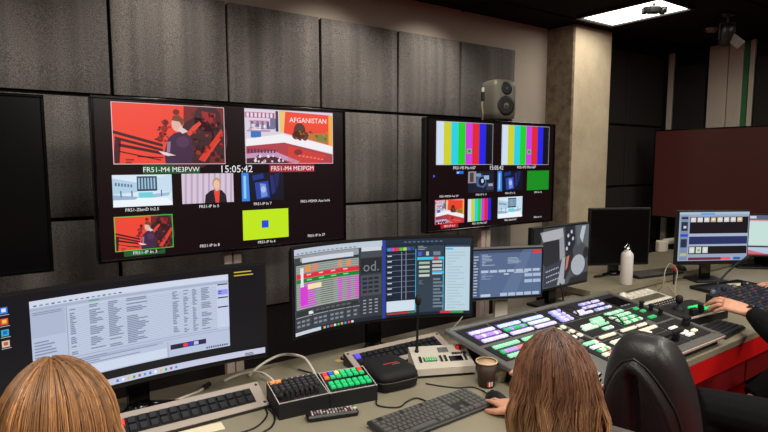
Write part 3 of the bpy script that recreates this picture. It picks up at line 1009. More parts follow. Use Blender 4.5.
# ---- middle ultrawide
t, s, sc = monitor('ultrawide_monitor', 'curved black monitor with colourful rundown table and dark control windows', (1.394, 1.998, DZ), math.radians(-11.1), .872, .358, .343, .95, .010, .012)
p = sc.new(0, 0, .512, 1)
G = L(96, 100, 106)
p.rect(0, 0, 1, 1, L(52, 56, 62), 1)
p.rect(0, 0, 1, .07, L(188, 200, 214), 2)
for i in range(14): p.rect(.03 + i * .05, .045, .06 + i * .05, .06, L(130, 140, 160), 3)
p.rect(0, .075, .74, .15, L(150, 156, 160), 2); p.rect(.09, .11, .68, .165, L(206, 212, 222), 3); p.rect(.0, .10, .07, .17, L(60, 64, 70), 3)
p.rect(.02, .19, .74, .70, L(160, 168, 160), 2)
for i in range(19):
    y = .20 + i * .026
    p.rect(.02, y, .74, y + .012, L(126, 134, 128), 3)
    if i > 6:
        p.rect(.07, y, .22 + .05 * ((i * 7) % 5) / 5, y + .017, L(206, 66, 206), 4)
        for x in (.5, .6, .69): p.rect(x, y, x + .05, y + .018, L(206, 70, 206), 4)
        p.rect(.3, y + .002, .45, y + .01, L(80, 90, 80), 4)
    if i < 3:
        p.rect(.12, y, .19, y + .02, L(226, 140, 70), 4); p.rect(.21, y, .27, y + .02, L(224, 130, 60), 4)
        for x in (.5, .6): p.rect(x, y, x + .05, y + .02, L(226, 140, 80), 4)
p.rect(.02, .29, .74, .345, L(222, 40, 60), 5); p.rect(.02, .348, .74, .395, L(20, 130, 44), 5)
p.rect(.065, .22, .105, .66, L(222, 226, 226), 5); p.rect(.07, .29, .10, .395, L(240, 230, 240), 6)
for i in range(4): p.rect(.14 + i * .14, .30, .19 + i * .14, .315, L(250, 190, 190), 6); p.rect(.14 + i * .14, .36, .2 + i * .14, .375, L(130, 220, 140), 6)
p.rect(.06, .44, .15, .66, L(210, 60, 210), 6)
p.rect(.15, .42, .31, .48, L(240, 226, 170), 6)
p.rect(0, .71, .75, .75, L(66, 70, 76), 2)
p.rect(.02, .72, .73, .78, L(44, 48, 52), 3)
for i in range(8): p.rect(.18 + i * .06, .73, .225 + i * .06, .755, L(90, 94, 98), 4)
p.rect(.16, .74, .215, .775, L(226, 232, 236), 4)
for x0, x1 in ((.01, .2), (.21, .39), (.40, .58), (.59, .655), (.665, .75)):
    p.rect(x0, .79, x1, .945, L(58, 62, 70), 3)
    p.rect(x0, .785, x1, .795, L(150, 154, 160), 4)
    n = max(1, int((x1 - x0) / .055))
    for a in range(n):
        for b in range(2): p.rect(x0 + .012 + a * .055, .83 + b * .05, x0 + .05 + a * .055, .855 + b * .05, L(128, 136, 144), 4)
p.rect(.76, .08, 1, .20, L(70, 74, 80), 2); p.rect(.77, .07, .99, .12, L(206, 212, 220), 3)
p.rect(.76, .21, .99, .40, L(34, 40, 46), 3)
p.rect(.76, .42, .99, .68, L(72, 78, 86), 3)
for a in range(3):
    for b in range(4): p.rect(.78 + a * .065, .45 + b * .055, .83 + a * .065, .48 + b * .055, L(34, 38, 44), 4); 
for a in range(3):
    for b in range(5): p.rect(.785 + a * .065, .73 + b * .04, .82 + a * .065, .745 + b * .04, L(150, 158, 166), 4)
p.rect(.76, .70, .99, .93, L(50, 54, 62), 3)
p.rect(0, .95, 1, 1, L(30, 36, 48), 4); p.rect(0, .955, .3, .995, L(200, 210, 222), 5)
for i in range(9): p.rect(.33 + i * .04, .962, .355 + i * .04, .988, [L(230, 180, 60), L(70, 150, 230), L(220, 80, 60), L(230, 230, 230), L(80, 190, 110)][i % 5], 5)
p.text('od.', .875, .31, .045, L(120, 128, 134), 5)
p.done('application_window', s)
p = sc.new(.512, 0, 1, 1)
p.rect(0, 0, 1, 1, L(22, 34, 52), 1)
p.rect(0, 0, .04, 1, L(44, 62, 150), 2)
p.rect(.04, 0, 1, .07, L(30, 46, 62), 2)
for i in range(9): p.rect(.25 + i * .05, .03, .28 + i * .05, .045, L(90, 110, 130), 3)
p.rect(.04, .09, .38, .14, L(40, 56, 76), 2)
for i, c in enumerate((L(40, 150, 210), L(220, 70, 150), L(230, 60, 80), L(70, 190, 80), L(190, 200, 70), L(60, 90, 180), L(50, 70, 110))): p.rect(.06 + i * .045, .105, .1 + i * .045, .145, c, 3)
for i in range(8):
    p.rect(.05, .19 + i * .07, .38, .195 + i * .07, L(120, 134, 150), 3); p.rect(.06, .2 + i * .07, .11, .215 + i * .07, L(190, 200, 210), 3)
for x in (.22, .27): p.rect(x, .16, x + .006, .78, L(150, 164, 178), 3)
p.rect(.38, .13, .387, .95, L(60, 190, 220), 4)
p.rect(.05, .79, .375, .93, L(206, 222, 232), 3); p.rect(.05, .94, .30, .965, L(170, 60, 66), 4); p.rect(.3, .94, .38, .965, L(60, 120, 80), 4)
p.rect(.40, .09, .70, .96, L(48, 62, 76), 2)
p.dashes(.41, .09, .56, .15, 3, L(150, 162, 176), 3, .4, 3)
p.rect(.41, .17, .45, .22, L(70, 90, 220), 3); p.rect(.5, .17, .53, .22, L(190, 196, 204), 3); p.rect(.58, .17, .66, .22, L(110, 130, 150), 3)
p.rect(.40, .24, .70, .275, L(50, 200, 226), 3); p.rect(.58, .24, .64, .275, L(220, 70, 90), 4)
for i in range(4):
    p.rect(.42, .30 + i * .055, .54, .33 + i * .055, L(204, 206, 196) if i % 2 else L(150, 190, 150), 3); p.rect(.57, .29 + i * .05, .68, .32 + i * .05, L(190, 194, 198), 3)
p.rect(.57, .43, .70, .455, L(60, 190, 236), 4)
for i in range(9): p.rect(.58, .52 + i * .045, .66 + .02 * (i % 3), .545 + i * .045, L(110, 126, 140), 3)
p.dashes(.42, .54, .52, .60, 3, L(110, 126, 140), 3, .4, 4)
p.rect(.69, .25, .697, .95, L(60, 200, 226), 4)
p.rect(.715, .10, .985, .955, L(186, 210, 222), 2); p.rect(.715, .085, .985, .115, L(50, 66, 84), 3); p.rect(.72, .13, .80, .15, L(60, 180, 230), 3)
p.dashes(.74, .17, .97, .94, 20, L(164, 190, 204), 3, .3, 6)
p.rect(.66, .955, .86, .985, L(214, 50, 60), 4); p.rect(.78, .955, .92, .985, L(60, 150, 70), 5); p.rect(.92, .955, .985, .985, L(30, 34, 44), 5)
p.done('application_window', s)

# ---- small touch monitor above the vision mixer
t, s, sc = monitor('touch_monitor', 'small silver-rimmed monitor with a blue menu page behind the vision mixer', (2.105, 1.885, DZ), math.radians(-22.5), .378, .240, .308, 0, .013, .017, 'beige', frame='grey_metal')
p = sc.new()
p.rect(-.025, -.03, 1.025, 1.04, L(12, 12, 14), 1)
p.rect(0, 0, 1, 1, L(84, 104, 138), 2)
p.rect(0, 0, 1, .06, L(60, 76, 104), 3); p.rect(.86, .01, .99, .09, L(214, 60, 60), 4)
p.poly([(.72, .0), (.86, .0), (.62, 1), (.40, 1)][::-1], L(94, 114, 148), 3)
p.rect(.0, .06, .10, 1, L(70, 88, 120), 3)
p.dashes(.015, .1, .085, .98, 14, L(186, 196, 210), 4, .35, 2, .5, 1)
p.dashes(.13, .08, .34, .33, 8, L(170, 184, 204), 4, .4, 3); p.dashes(.5, .16, .7, .3, 5, L(170, 184, 204), 4, .4, 5)
for i in range(7): p.rect(.12 + i * .125, .42, .225 + i * .125, .475, L(176, 192, 212), 4)
p.dashes(.13, .5, .3, .62, 4, L(150, 166, 190), 4, .4, 8); p.rect(.45, .5, .52, .53, L(190, 200, 214), 4); p.rect(.6, .48, .8, .5, L(190, 200, 214), 4)
for r in (.52, .65):
    for i in range(2): p.rect(.75 + i * .125, r, .865 + i * .125, r + .07, L(166, 184, 208), 4)
p.rect(.12, .93, .26, .985, L(190, 202, 216), 4)
for i in range(5): p.rect(.40 + i * .118, .92, .50 + i * .118, .985, L(176, 192, 212), 4)
p.done('menu_page', s)

# ---- angled monitor with an overhead camera picture
t, s, sc = monitor('camera_monitor', 'black monitor showing a grey overhead camera picture before the column', (2.725, 2.02, DZ), math.radians(1.0), .525, .352, .312, 0, .012, .016, 'plate')
p = sc.new()
p.rect(0, 0, 1, 1, L(74, 76, 82), 1)
p.poly([(0, 0), (.16, 0), (.10, .3), (0, .4)][::-1], L(30, 30, 34), 2)
p.poly([(.10, .06), (.50, .02), (.52, .16), (.36, .24), (.16, .22)][::-1], L(170, 172, 178), 2)
p.poly([(.16, .22), (.44, .2), (.46, .58), (.20, .64), (.12, .5)][::-1], L(44, 44, 48), 3)
p.poly([(.44, .2), (.52, .16), (.55, .5), (.46, .58)][::-1], L(150, 150, 158), 3)
p.poly([(.20, .64), (.5, .54), (.50, .7), (.40, .98), (.18, .98)][::-1], L(56, 60, 74), 3)
for i in range(8):
    for j in range(3): p.blob(.22 + i * .03 + j * .01, .72 + j * .09 - i * .006, .007, .014, L(206, 214, 226), 4, 6)
p.poly([(.5, .54), (.58, .5), (.56, .98), (.42, .98)][::-1], L(160, 164, 172), 4)
p.poly([(.54, 0), (.72, 0), (.74, .3), (.66, .5), (.56, .44)][::-1], L(36, 38, 48), 3)
for x, y in ((.60, .16), (.66, .1), (.62, .3), (.69, .22), (.58, .38)): p.blob(x, y, .02, .035, L(186, 192, 204), 5, 7)
p.poly([(.74, 0), (1, 0), (1, .42), (.86, .3), (.78, .36)][::-1], L(92, 98, 104), 3)
p.poly([(.86, .02), (.94, .02), (.88, .32), (.82, .2)][::-1], L(176, 186, 190), 4)
p.poly([(.56, .46), (.70, .44), (.70, .6), (.58, .9), (.54, .9)][::-1], L(44, 40, 44), 5)
p.poly([(.58, .52), (.63, .5), (.60, .7), (.56, .76)][::-1], L(196, 120, 92), 6)
p.blob(.80, .70, .15, .20, L(60, 62, 68), 6, 22); p.blob(.80, .69, .135, .18, L(166, 172, 178), 7, 22)
p.poly([(.66, .9), (1, .84), (1, 1), (.62, 1)][::-1], L(34, 34, 38), 5)
p.blob(.95, .5, .05, .1, L(40, 40, 44), 4)
p.done('camera_picture', s)

# ---- switched-off square monitor
monitor('square_monitor', 'switched-off black monitor behind the white water bottle', (3.625, 2.20, .785), math.radians(-28), .440, .385, .292, 0, .012, .016, 'vee')

# ---- lit monitor on the right
t, s, sc = monitor('edit_monitor', 'black monitor with pale clip browser window below the huge brown monitor', (4.195, 1.825, DZ), math.radians(-30), .530, .352, .335, 0, .012, .030, 'plate')
p = sc.new()
p.rect(0, 0, 1, 1, L(150, 166, 190), 1)
p.rect(0, 0, 1, .05, L(170, 186, 206), 2); p.rect(.3, .02, .5, .06, L(90, 160, 226), 3)
p.rect(.02, .07, .13, .98, L(120, 138, 168), 2)
p.rect(.03, .10, .12, .14, L(30, 34, 50), 3); p.rect(.03, .2, .12, .38, L(40, 46, 64), 3); p.rect(.06, .28, .1, .33, L(200, 206, 214), 4)
p.rect(.02, .45, .13, .5, L(50, 70, 190), 3); p.rect(.03, .55, .12, .72, L(40, 46, 70), 3); p.rect(.03, .84, .12, .9, L(190, 180, 110), 3)
p.rect(.15, .10, .99, .44, L(24, 18, 26), 2)
for i in range(8): p.rect(.16 + i * .095, .11, .235 + i * .095, .205, L(206, 206, 206) if i not in (3, 7) else L(196, 176, 140), 3); p.rect(.175 + i * .095, .13, .215 + i * .095, .17, L(230, 226, 220), 4)
p.rect(.15, .44, .99, .50, L(166, 180, 200), 2)
p.rect(.15, .50, .99, .66, L(40, 48, 96), 2)
p.rect(.15, .66, .99, .70, L(160, 174, 196), 2)
p.rect(.15, .70, .99, .86, L(24, 18, 24), 2)
for i in range(3): p.rect(.16 + i * .095, .715, .235 + i * .095, .84, L(206, 214, 206), 3); p.rect(.18 + i * .095, .75, .215 + i * .095, .81, L(150, 166, 120) if i == 1 else L(225, 225, 222), 4)
p.rect(.15, .86, .99, .92, L(150, 160, 184), 2)
p.rect(.15, .93, .66, .985, L(110, 40, 56), 3); p.rect(.62, .93, .76, .985, L(226, 90, 110), 4); p.rect(.8, .93, .9, .985, L(46, 90, 170), 4); p.rect(.9, .93, .99, .985, L(120, 150, 180), 4)
p.done('application_window', s)
MB().box((-.315, .11, .25), (.075, .05, .085), .008).tube([(-.30, .12, .28), (-.15, .10, .30), (-.02, .08, .30)], .022, 10).build('support_arm', M['cream'], t)
# ---- far right monitor, partly cut
t, s, sc = monitor('edit_monitor', 'black monitor with a pale green page, cut by the right edge of the picture', (5.00, 1.86, DZ), math.radians(-44), .530, .325, .275, 0, .012, .018, 'plate')
p = sc.new()
p.rect(0, 0, 1, 1, L(186, 206, 206), 1)
p.rect(0, 0, 1, .10, L(90, 96, 130), 2); p.rect(.0, .1, 1, .13, L(206, 80, 90), 3); p.rect(.1, .02, .5, .08, L(206, 206, 220), 3)
p.rect(.04, .16, .96, .74, L(196, 222, 216), 2)
p.rect(0, .76, 1, .80, L(70, 50, 66), 3); p.rect(0, .8, 1, .97, L(180, 196, 216), 3)
p.poly([(.1, .97), (.3, .82), (.5, .9), (.7, .97)], L(206, 110, 120), 4); p.rect(0, .96, 1, 1, L(150, 60, 76), 4)
p.done('application_window', s)
#DESKTHINGS

# =================================================================== THINGS ON THE DESK
# shared key meshes
def key_mesh(w, d, h, m, taper=.82, name='key'):
    mb = MB(); a, b = w / 2, d / 2; c, e = a * taper, b * taper
    vs = [(-a, -b, 0), (a, -b, 0), (a, b, 0), (-a, b, 0), (-c, -e, h), (c, -e, h), (c, e, h), (-c, e, h)]
    mb.add(vs, [(3, 2, 1, 0), (4, 5, 6, 7), (0, 1, 5, 4), (1, 2, 6, 5), (2, 3, 7, 6), (3, 0, 4, 7)])
    return mb.mesh(name, m)


_lit = {}


def lit_key(w, d, h, col, name='button'):
    k = (round(w, 4), round(d, 4), h, col)
    if k not in _lit:
        mb = MB(); a, b = w / 2, d / 2; c, e = a * .88, b * .88
        vs = [(-a, -b, 0), (a, -b, 0), (a, b, 0), (-a, b, 0), (-c, -e, h), (c, -e, h), (c, e, h), (-c, e, h)]
        mb.add(vs, [(3, 2, 1, 0), (4, 5, 6, 7), (0, 1, 5, 4), (1, 2, 6, 5), (2, 3, 7, 6), (3, 0, 4, 7)], 0, False, col)
        _lit[k] = mb.mesh(name, M['lit'])
    return _lit[k]


# ---- keyboards
ROWS = [
    [(0, 1), (2, 1), (3, 1), (4, 1), (5, 1), (6.5, 1), (7.5, 1), (8.5, 1), (9.5, 1), (11, 1), (12, 1), (13, 1), (14, 1), (15.25, 1), (16.25, 1), (17.25, 1), (18.5, 1), (19.5, 1), (20.5, 1), (21.5, 1)],
    [(i, 1) for i in range(13)] + [(13, 2), (15.25, 1), (16.25, 1), (17.25, 1), (18.5, 1), (19.5, 1), (20.5, 1), (21.5, 1)],
    [(0, 1.5)] + [(1.5 + i, 1) for i in range(12)] + [(13.5, 1.5), (15.25, 1), (16.25, 1), (17.25, 1), (18.5, 1), (19.5, 1), (20.5, 1), (21.5, 1)],
    [(0, 1.75)] + [(1.75 + i, 1) for i in range(11)] + [(12.75, 2.25), (18.5, 1), (19.5, 1), (20.5, 1), (21.5, 1)],
    [(0, 2.25)] + [(2.25 + i, 1) for i in range(10)] + [(12.25, 2.75), (16.25, 1), (18.5, 1), (19.5, 1), (20.5, 1), (21.5, 1)],
    [(0, 1.25), (1.25, 1.25), (2.5, 1.25), (3.75, 6.25), (10, 1.25), (11.25, 1.25), (12.5, 1.25), (13.75, 1.25), (15.25, 1), (16.25, 1), (17.25, 1), (18.5, 2), (20.5, 1), (21.5, 1)]]


def keyboard(label, loc, rz, w=.452, d=.150, singles=True, rows=ROWS, units=22.5, body='dark_metal', km='key'):
    t = thing('keyboard', label, 'keyboard', loc, rz)
    R = Matrix.Rotation(math.radians(3.2), 3, 'X')
    MB().box((0, 0, .012), (w, d, .014), .004, R=R).build('case', M[body], t)
    f = MB(); f.box((-w * .4, d * .36, .006), (.03, .012, .012), .002); f.box((w * .4, d * .36, .006), (.03, .012, .012), .002); f.box((-w*.4,-d*.4,.0035),(.03,.01,.007),.001); f.box((w*.4,-d*.4,.0035),(.03,.01,.007),.001)
    f.build('rubber_foot', M['rubber'], t)
    pu = (w - .016) / units; pv = (d - .018) / len(rows)
    cache = {}; mb = MB()
    for r, row in enumerate(rows):
        for (x, n) in row:
            cx = -w / 2 + .008 + (x + n / 2) * pu; cy = d / 2 - .010 - (r + .5) * pv
            p = R @ Vector((cx, cy, .0195))
            if singles:
                if n not in cache: cache[n] = key_mesh(pu * n - .0028, pv - .003, .006, M[km])
                o = link('key', cache[n], t, p + Vector((0, 0, .0)))
                o.rotation_euler = (math.radians(3.2), 0, 0)
            else:
                mb.box(p + Vector((0, 0, .002)), (pu * n - .003, pv - .003, .005))
    if not singles: stuff(mb.build('key', M[km], t))
    return t


keyboard('dark grey full-size keyboard in front of the black case and paper cup', (1.185, 1.382, DZ), math.radians(1.5), body='dark_metal', km='key_mid')
keyboard('black keyboard behind the white water bottle', (3.90, 2.085, .785), math.radians(-11), .46, .14, singles=False, body='black', km='key_mid')
PADROWS = [[(i, 1) for i in range(12)] for _ in range(5)]
keyboard('flat black keypad at the front desk edge under the reaching arm', (3.02, 1.25, DZ), math.radians(4), .27, .145, singles=False, rows=PADROWS, units=12, body='black')

# ---- computer mouse
def mouse(label, loc, rz):
    t = thing('computer_mouse', label, 'mouse', loc, rz)
    rings = []
    for i in range(9):
        z = i / 8
        s_ = math.sqrt(max(0.0, 1 - z ** 2.2))
        rings.append(sq_ring(.030 * (.25 + .75 * s_) if i < 8 else .004, .055 * (.2 + .8 * s_) if i < 8 else .008, .004 + .033 * z, 2.6, 20, -.004 * z))
    MB().loft(rings).build('shell', M['black'], t)
    MB().cyl((-.004, .028, .027), (.004, .028, .027), .009, n=12).build('scroll_wheel', M['rubber'], t)
    return t


mouse('black computer mouse under the hand of the long-haired woman', (1.452, 1.335, DZ), math.radians(-14))
mouse('small black mouse beside the keyboard of the far desk', (4.23, 2.06, .785), math.radians(-30))

# ---- paper cups
t = thing('paper_cup', 'tall brown paper coffee cup with a tan lid beside the mixer', 'cup', (1.528, 1.462, DZ))
MB().lathe([(0, .004), (.028, .004), (.028, 0), (.030, 0), (.040, .098), (.038, .098), (.029, .008)], 28).build('cup_body', M['cup_brown'], t)
MB().lathe([(.041, .096), (.043, .099), (.041, .103), (.038, .102)], 28).build('rim', M['cup_rim'], t)
MB().lathe([(0, .0955), (.038, .0955), (.038, .0965), (0, .0965)], 24).build('lid', M['coffee'], t)
lb = MB()
for i in range(4):
    a = math.radians(-122 + i * 9)
    lb.box((.0318 * math.cos(a), .0318 * math.sin(a), .016 + .002), (.005, .006, .018), .0, col=[L(200, 60, 50), L(236, 230, 220), L(190, 50, 46), L(226, 220, 210)][i], rz=a)
lb.build('printed_label', M['paint'], t)
t = thing('paper_cup', 'small white paper cup tucked behind the brown coffee cup', 'cup', (1.612, 1.468, DZ))
MB().lathe([(0, .003), (.019, .003), (.019, 0), (.021, 0), (.026, .072), (.0245, .072), (.02, .006)], 24).build('cup_body', M['white'], t)
MB().lathe([(.0265, .070), (.0285, .0725), (.0265, .075), (.0245, .074)], 24).build('rim', M['cup_rim'], t)
MB().lathe([(.0221, .022), (.0246, .022), (.0255, .052), (.0240, .052)], 24).build('printed_band', M['paper'], t)

# ---- rack key strips
def key_strip(label, loc, rz, w, lit):
    t = thing('key_strip', label, 'control panel', loc, rz, 'rack key strips on the desk')
    tilt = math.radians(21)
    d = .125
    MB().prism([(-.055, 0), (.065, 0), (.065, .052), (-.055, .008)], -w / 2, w / 2).build('casing', M['dark_metal'], t)
    R = Matrix.Rotation(tilt, 3, 'X'); o0 = Vector((0, .004, .0335))
    MB().box(o0, (w, d, .005), .0015, R=R).build('face_plate', M['strip_face'], t)
    MB().box(o0 + R @ Vector((-.006, 0, .0022)), (w - .066, .072, .0012), R=R).build('key_bed', M['rubber'], t)
    km = key_mesh(.0245, .029, .0075, M['key'], .86)
    n = 15; pw = (w - .070) / n
    for r in range(2):
        for i in range(n):
            p = o0 + R @ Vector((-w / 2 + .029 + (i + .5) * pw, (.5 - r) * .034, .0028))
            me = km
            if (r, i) in lit: me = lit_key(.0245, .029, .0075, lit[(r, i)], 'key')
            o = link('key', me, t, p); o.rotation_euler = (tilt, 0, 0)
    for sx in (-1, 1):
        for sy in (-1, 1):
            p = o0 + R @ Vector((sx * (w / 2 - .012), sy * .046, .0025))
            o = MB().lathe([(.0055, 0), (.005, .002), (0, .0022)], 10).build('screw', M['dark_metal'], t); o.location = p; o.rotation_euler = (tilt, 0, 0)
    return t


key_strip('long pale key strip with two rows of black keys in front of the left monitor', (.484, 1.835, DZ), math.radians(-1.5), .55, {(0, 0): L(236, 60, 56), (0, 1): L(236, 60, 56)})
key_strip('long pale key strip with one blue key behind the black case', (1.440, 1.900, DZ), math.radians(-1.5), .515, {(0, 0): L(96, 80, 235)})

# ---- two small key boxes
def key_box(label, loc, rz, w, d, green):
    t = thing('key_box', label, 'control box', loc, rz)
    prof = [(-d / 2, 0), (d / 2, 0), (d / 2, .080), (-d / 2, .055)]
    MB().prism(prof, -w / 2, w / 2).build('casing', M['black_matte'], t)
    sl = math.atan2(.025, d); R = Matrix.Rotation(sl, 3, 'X'); o0 = Vector((0, 0, .0675))
    e = MB()
    for c, s_ in (((0, d / 2 - .004, .001), (w, .0025, .003)), ((0, -d / 2 + .004, .001), (w, .0025, .003)), ((-w / 2 + .002, 0, .001), (.0025, d, .003)), ((w / 2 - .002, 0, .001), (.0025, d, .003))):
        e.box(o0 + R @ Vector(c), s_, 0, R=R)
    e.build('top_rim', M['white_line'], t)
    MB().box(o0 + R @ Vector((0, 0, .0005)), (w - .01, d - .014, .002), R=R).build('top_plate', M['black_gloss'], t)
    rnd = random.Random(4)
    if green:
        cols = 7
        for r, yy in enumerate((.050, .026, -.014, -.038)):
            for i in range(cols):
                c = L(34, 190, 110)
                if r == 0: c = [L(230, 60, 60), L(40, 90, 220), L(236, 206, 120), L(50, 200, 120), L(50, 200, 120), L(50, 200, 120), L(220, 70, 60)][i]
                if r == 1 and i == 0: c = L(230, 110, 60)
                p = o0 + R @ Vector((-w / 2 + .019 + i * (w - .034) / (cols - .6) + (0.004 if r > 1 else 0), yy, .0015))
                o = link('key', lit_key(.0172, .018, .006, c, 'key'), t, p); o.rotation_euler = (sl, 0, 0)
    else:
        kb = key_mesh(.0165, .013, .008, M['key_grey'], .75)
        kt = key_mesh(.015, .026, .012, M['key'], .7)
        for r, yy in enumerate((.058, .038, .020, .002)):
            for i in range(8):
                me = kb
                if r == 0 and i < 2: me = lit_key(.018, .014, .007, L(250, 150, 80), 'key')
                p = o0 + R @ Vector((-w / 2 + .018 + i * (w - .036) / 7, yy, .0015))
                o = link('key', me, t, p); o.rotation_euler = (sl, 0, 0)
        for i in range(7):
            o = link('key', kt, t, o0 + R @ Vector((-w / 2 + .042 + i * (w - .06) / 7, -.032, .0015))); o.rotation_euler = (sl, 0, 0)
        kn = MB().lathe([(.010, 0), (.009, .014), (0, .015)], 16).build('knob', M['rubber'], t); kn.location = o0 + R @ Vector((-w / 2 + .020, -.030, 0))
    return t


key_box('black control box with grey keys and two orange lit keys', (.846, 1.725, DZ), math.radians(-7), .186, .150, False)
key_box('black control box with rows of green lit keys', (1.032, 1.690, DZ), math.radians(-11), .182, .145, True)

# ---- remote control
t = thing('remote_control', 'long black remote control with small pale buttons lying before the key boxes', 'remote control', (.905, 1.582, DZ), math.radians(-18))
MB().box((0, 0, .011), (.180, .046, .020), .006).build('case', M['black'], t)
rb = MB(); rnd = random.Random(2)
for i in range(15):
    for j in range(3):
        rb.box((-.070 + i * .0105, -.012 + j * .012, .0225), (.006, .007, .003), 0, 0, [L(190, 190, 186), L(150, 150, 150), L(120, 60, 56), L(200, 196, 190)][rnd.randrange(4)])
stuff(rb.build('button', M['paint'], t))
rb = MB(); rb.lathe([(.008, .020), (.008, .0245), (0, .025)], 14, c=(.078, .0, 0)); rb.build('navigation_button', M['cream'], t)

# ---- black zip case
t = thing('zip_case', 'black hard-shell zip case with a small red mark behind the keyboard', 'case', (1.238, 1.715, DZ), math.radians(-6))
rings = []
for z, k in ((0, .86), (.006, .95), (.03, 1.0), (.036, 1.0)):
    rings.append(sq_ring(.092 * k, .105 * k, z, 5, 36))
MB().loft(rings).build('lower_shell', M['black_matte'], t)
MB().loft([sq_ring(.094, .107, .036, 5, 36), sq_ring(.094, .107, .042, 5, 36)]).build('zip', M['dark_metal'], t)
MB().loft([sq_ring(.092, .105, .042, 5, 36), sq_ring(.091, .104, .058, 5, 36), sq_ring(.084, .097, .072, 4.5, 36), sq_ring(.06, .072, .078, 4, 36), sq_ring(.02, .025, .079, 3, 36)]).build('lid', M['black_matte'], t)
MB().box((.093, -.05, .036), (.006, .008, .022), .002).build('zip_pull', M['dark_metal'], t)
m2 = MB(); rnd = random.Random(3)
for i in range(11):   # red print too small to read, a pale line under it
    m2.box((-.028 + i * .0062, -.010, .0796), (.0046, rnd.uniform(.008, .012), .0008), 0, 0, L(198, 62, 58))
m2.box((.022, -.024, .0794), (.034, .003, .0008), 0, 0, L(170, 140, 124))
m2.build('printed_mark', M['paint'], t)

# ---- intercom panel with gooseneck microphone
t = thing('intercom_unit', 'cream intercom panel with red knob and black gooseneck microphone', 'control panel', (1.490, 1.685, DZ), math.radians(-25))
w, d = .250, .150
MB().prism([(-d / 2, .012), (d / 2, .012), (d / 2, .082), (-d / 2, .040)], -w / 2, w / 2).build('casing', M['cream'], t)
MB().box((0, 0, .007), (w - .01, d - .01, .014)).build('foot_frame', M['rubber'], t)
sl = math.atan2(.042, d); R = Matrix.Rotation(sl, 3, 'X'); o0 = Vector((0, 0, .061))


def on_panel(name, c, s_, m, b=.001):
    return MB().box(o0 + R @ Vector(c), s_, b, R=R).build(name, M[m] if isinstance(m, str) else m, t)


on_panel('display', (.018, .042, .001), (.044, .034, .003), 'grey_metal'); on_panel('display', (-.052, -.018, .001), (.056, .030, .003), 'black_gloss'); on_panel('display', (.058, -.022, .001), (.058, .034, .003), 'black_gloss')
for i in range(5):
    for j in range(2):
        o = link('key', lit_key(.008, .008, .003, L(110, 190, 120)), t, o0 + R @ Vector((-.072 + i * .010, -.024 + j * .012, .0025))); o.rotation_euler = (sl, 0, 0)
ks = key_mesh(.011, .009, .005, M['key'], .85)
for x in (-.094, -.006, .014, .100):
    for j in range(3):
        o = link('key', ks, t, o0 + R @ Vector((x, -.032 + j * .014, .0005))); o.rotation_euler = (sl, 0, 0)
for i in range(5):
    o = link('key', ks, t, o0 + R @ Vector((.055 + i * .0125, .012, .0005))); o.rotation_euler = (sl, 0, 0)
rb = MB().lathe([(.013, 0), (.013, .012), (.009, .016), (0, .017)], 18).build('red_knob', M['red_btn'], t); rb.location = o0 + R @ Vector((.088, .048, 0)); rb.rotation_euler = (sl, 0, 0)
g0 = Vector((-.096, .040, .07))
g = MB().tube([g0, g0 + Vector((.002, 0, .05)), g0 + Vector((.004, .004, .11)), g0 + Vector((.006, .002, .17)), g0 + Vector((.004, -.004, .215))], [.0065, .0055, .0045, .0045, .0045], 10).build('gooseneck', M['rubber'], t)
MB().lathe([(.009, 0), (.009, .012), (.006, .016), (0, .016)], 14, c=tuple(g0 + Vector((0, 0, -.004)))).build('microphone_socket', M['black'], t)
top = g0 + Vector((.004, -.004, .215))
MB().lathe([(0, -.014), (.008, -.010), (.0135, .004), (.0135, .018), (.009, .029), (0, .032)], 16, c=tuple(top)).build('microphone_head', M['rubber'], g)

# ---- white water bottle
t = thing('water_bottle', 'white metal water bottle with wire loop stopper on the desk riser', 'bottle', (3.445, 2.03, .785))
t.scale = (1.13, 1.13, 1.10)
MB().lathe([(0, 0), (.031, 0), (.035, .004), (.035, .178), (.032, .192), (.022, .203), (.018, .206), (.018, .214), (0, .214)], 28).build('bottle_body', M['white_enamel'], t)
s_ = MB().lathe([(.0175, .213), (.0175, .226), (.012, .232), (0, .233)], 20).build('stopper', M['chrome'], t)
w_ = MB()
w_.tube([(-.019, 0, .205), (-.022, .0, .225), (-.014, 0, .245), (0, 0, .252), (.014, 0, .245), (.022, 0, .225), (.019, 0, .205)], .0026, 6)
w_.tube([(-.018, .006, .205), (-.012, .014, .235), (.012, .016, .240), (.018, .006, .205)], .0022, 6)
w_.build('wire_bail', M['chrome'], t)

# =================================================================== VISION MIXER
CW, CD = 1.19, .585
sl = math.atan(.145)
con = thing('vision_mixer', 'large vision mixer console with rows of lilac and green lit buttons', 'mixing console', (1.60, 1.17, DZ), 0)
MB().prism([(-.005, .001), (.60, .001), (.60, .118), (-.005, .034)], .075, CW).build('base_case', M['black_matte'], con)
R = Matrix.Rotation(sl, 3, 'X')
PL = Vector((0, 0, .048))


def cp(x, y, z=0.0): return PL + R @ Vector((x, y, z))


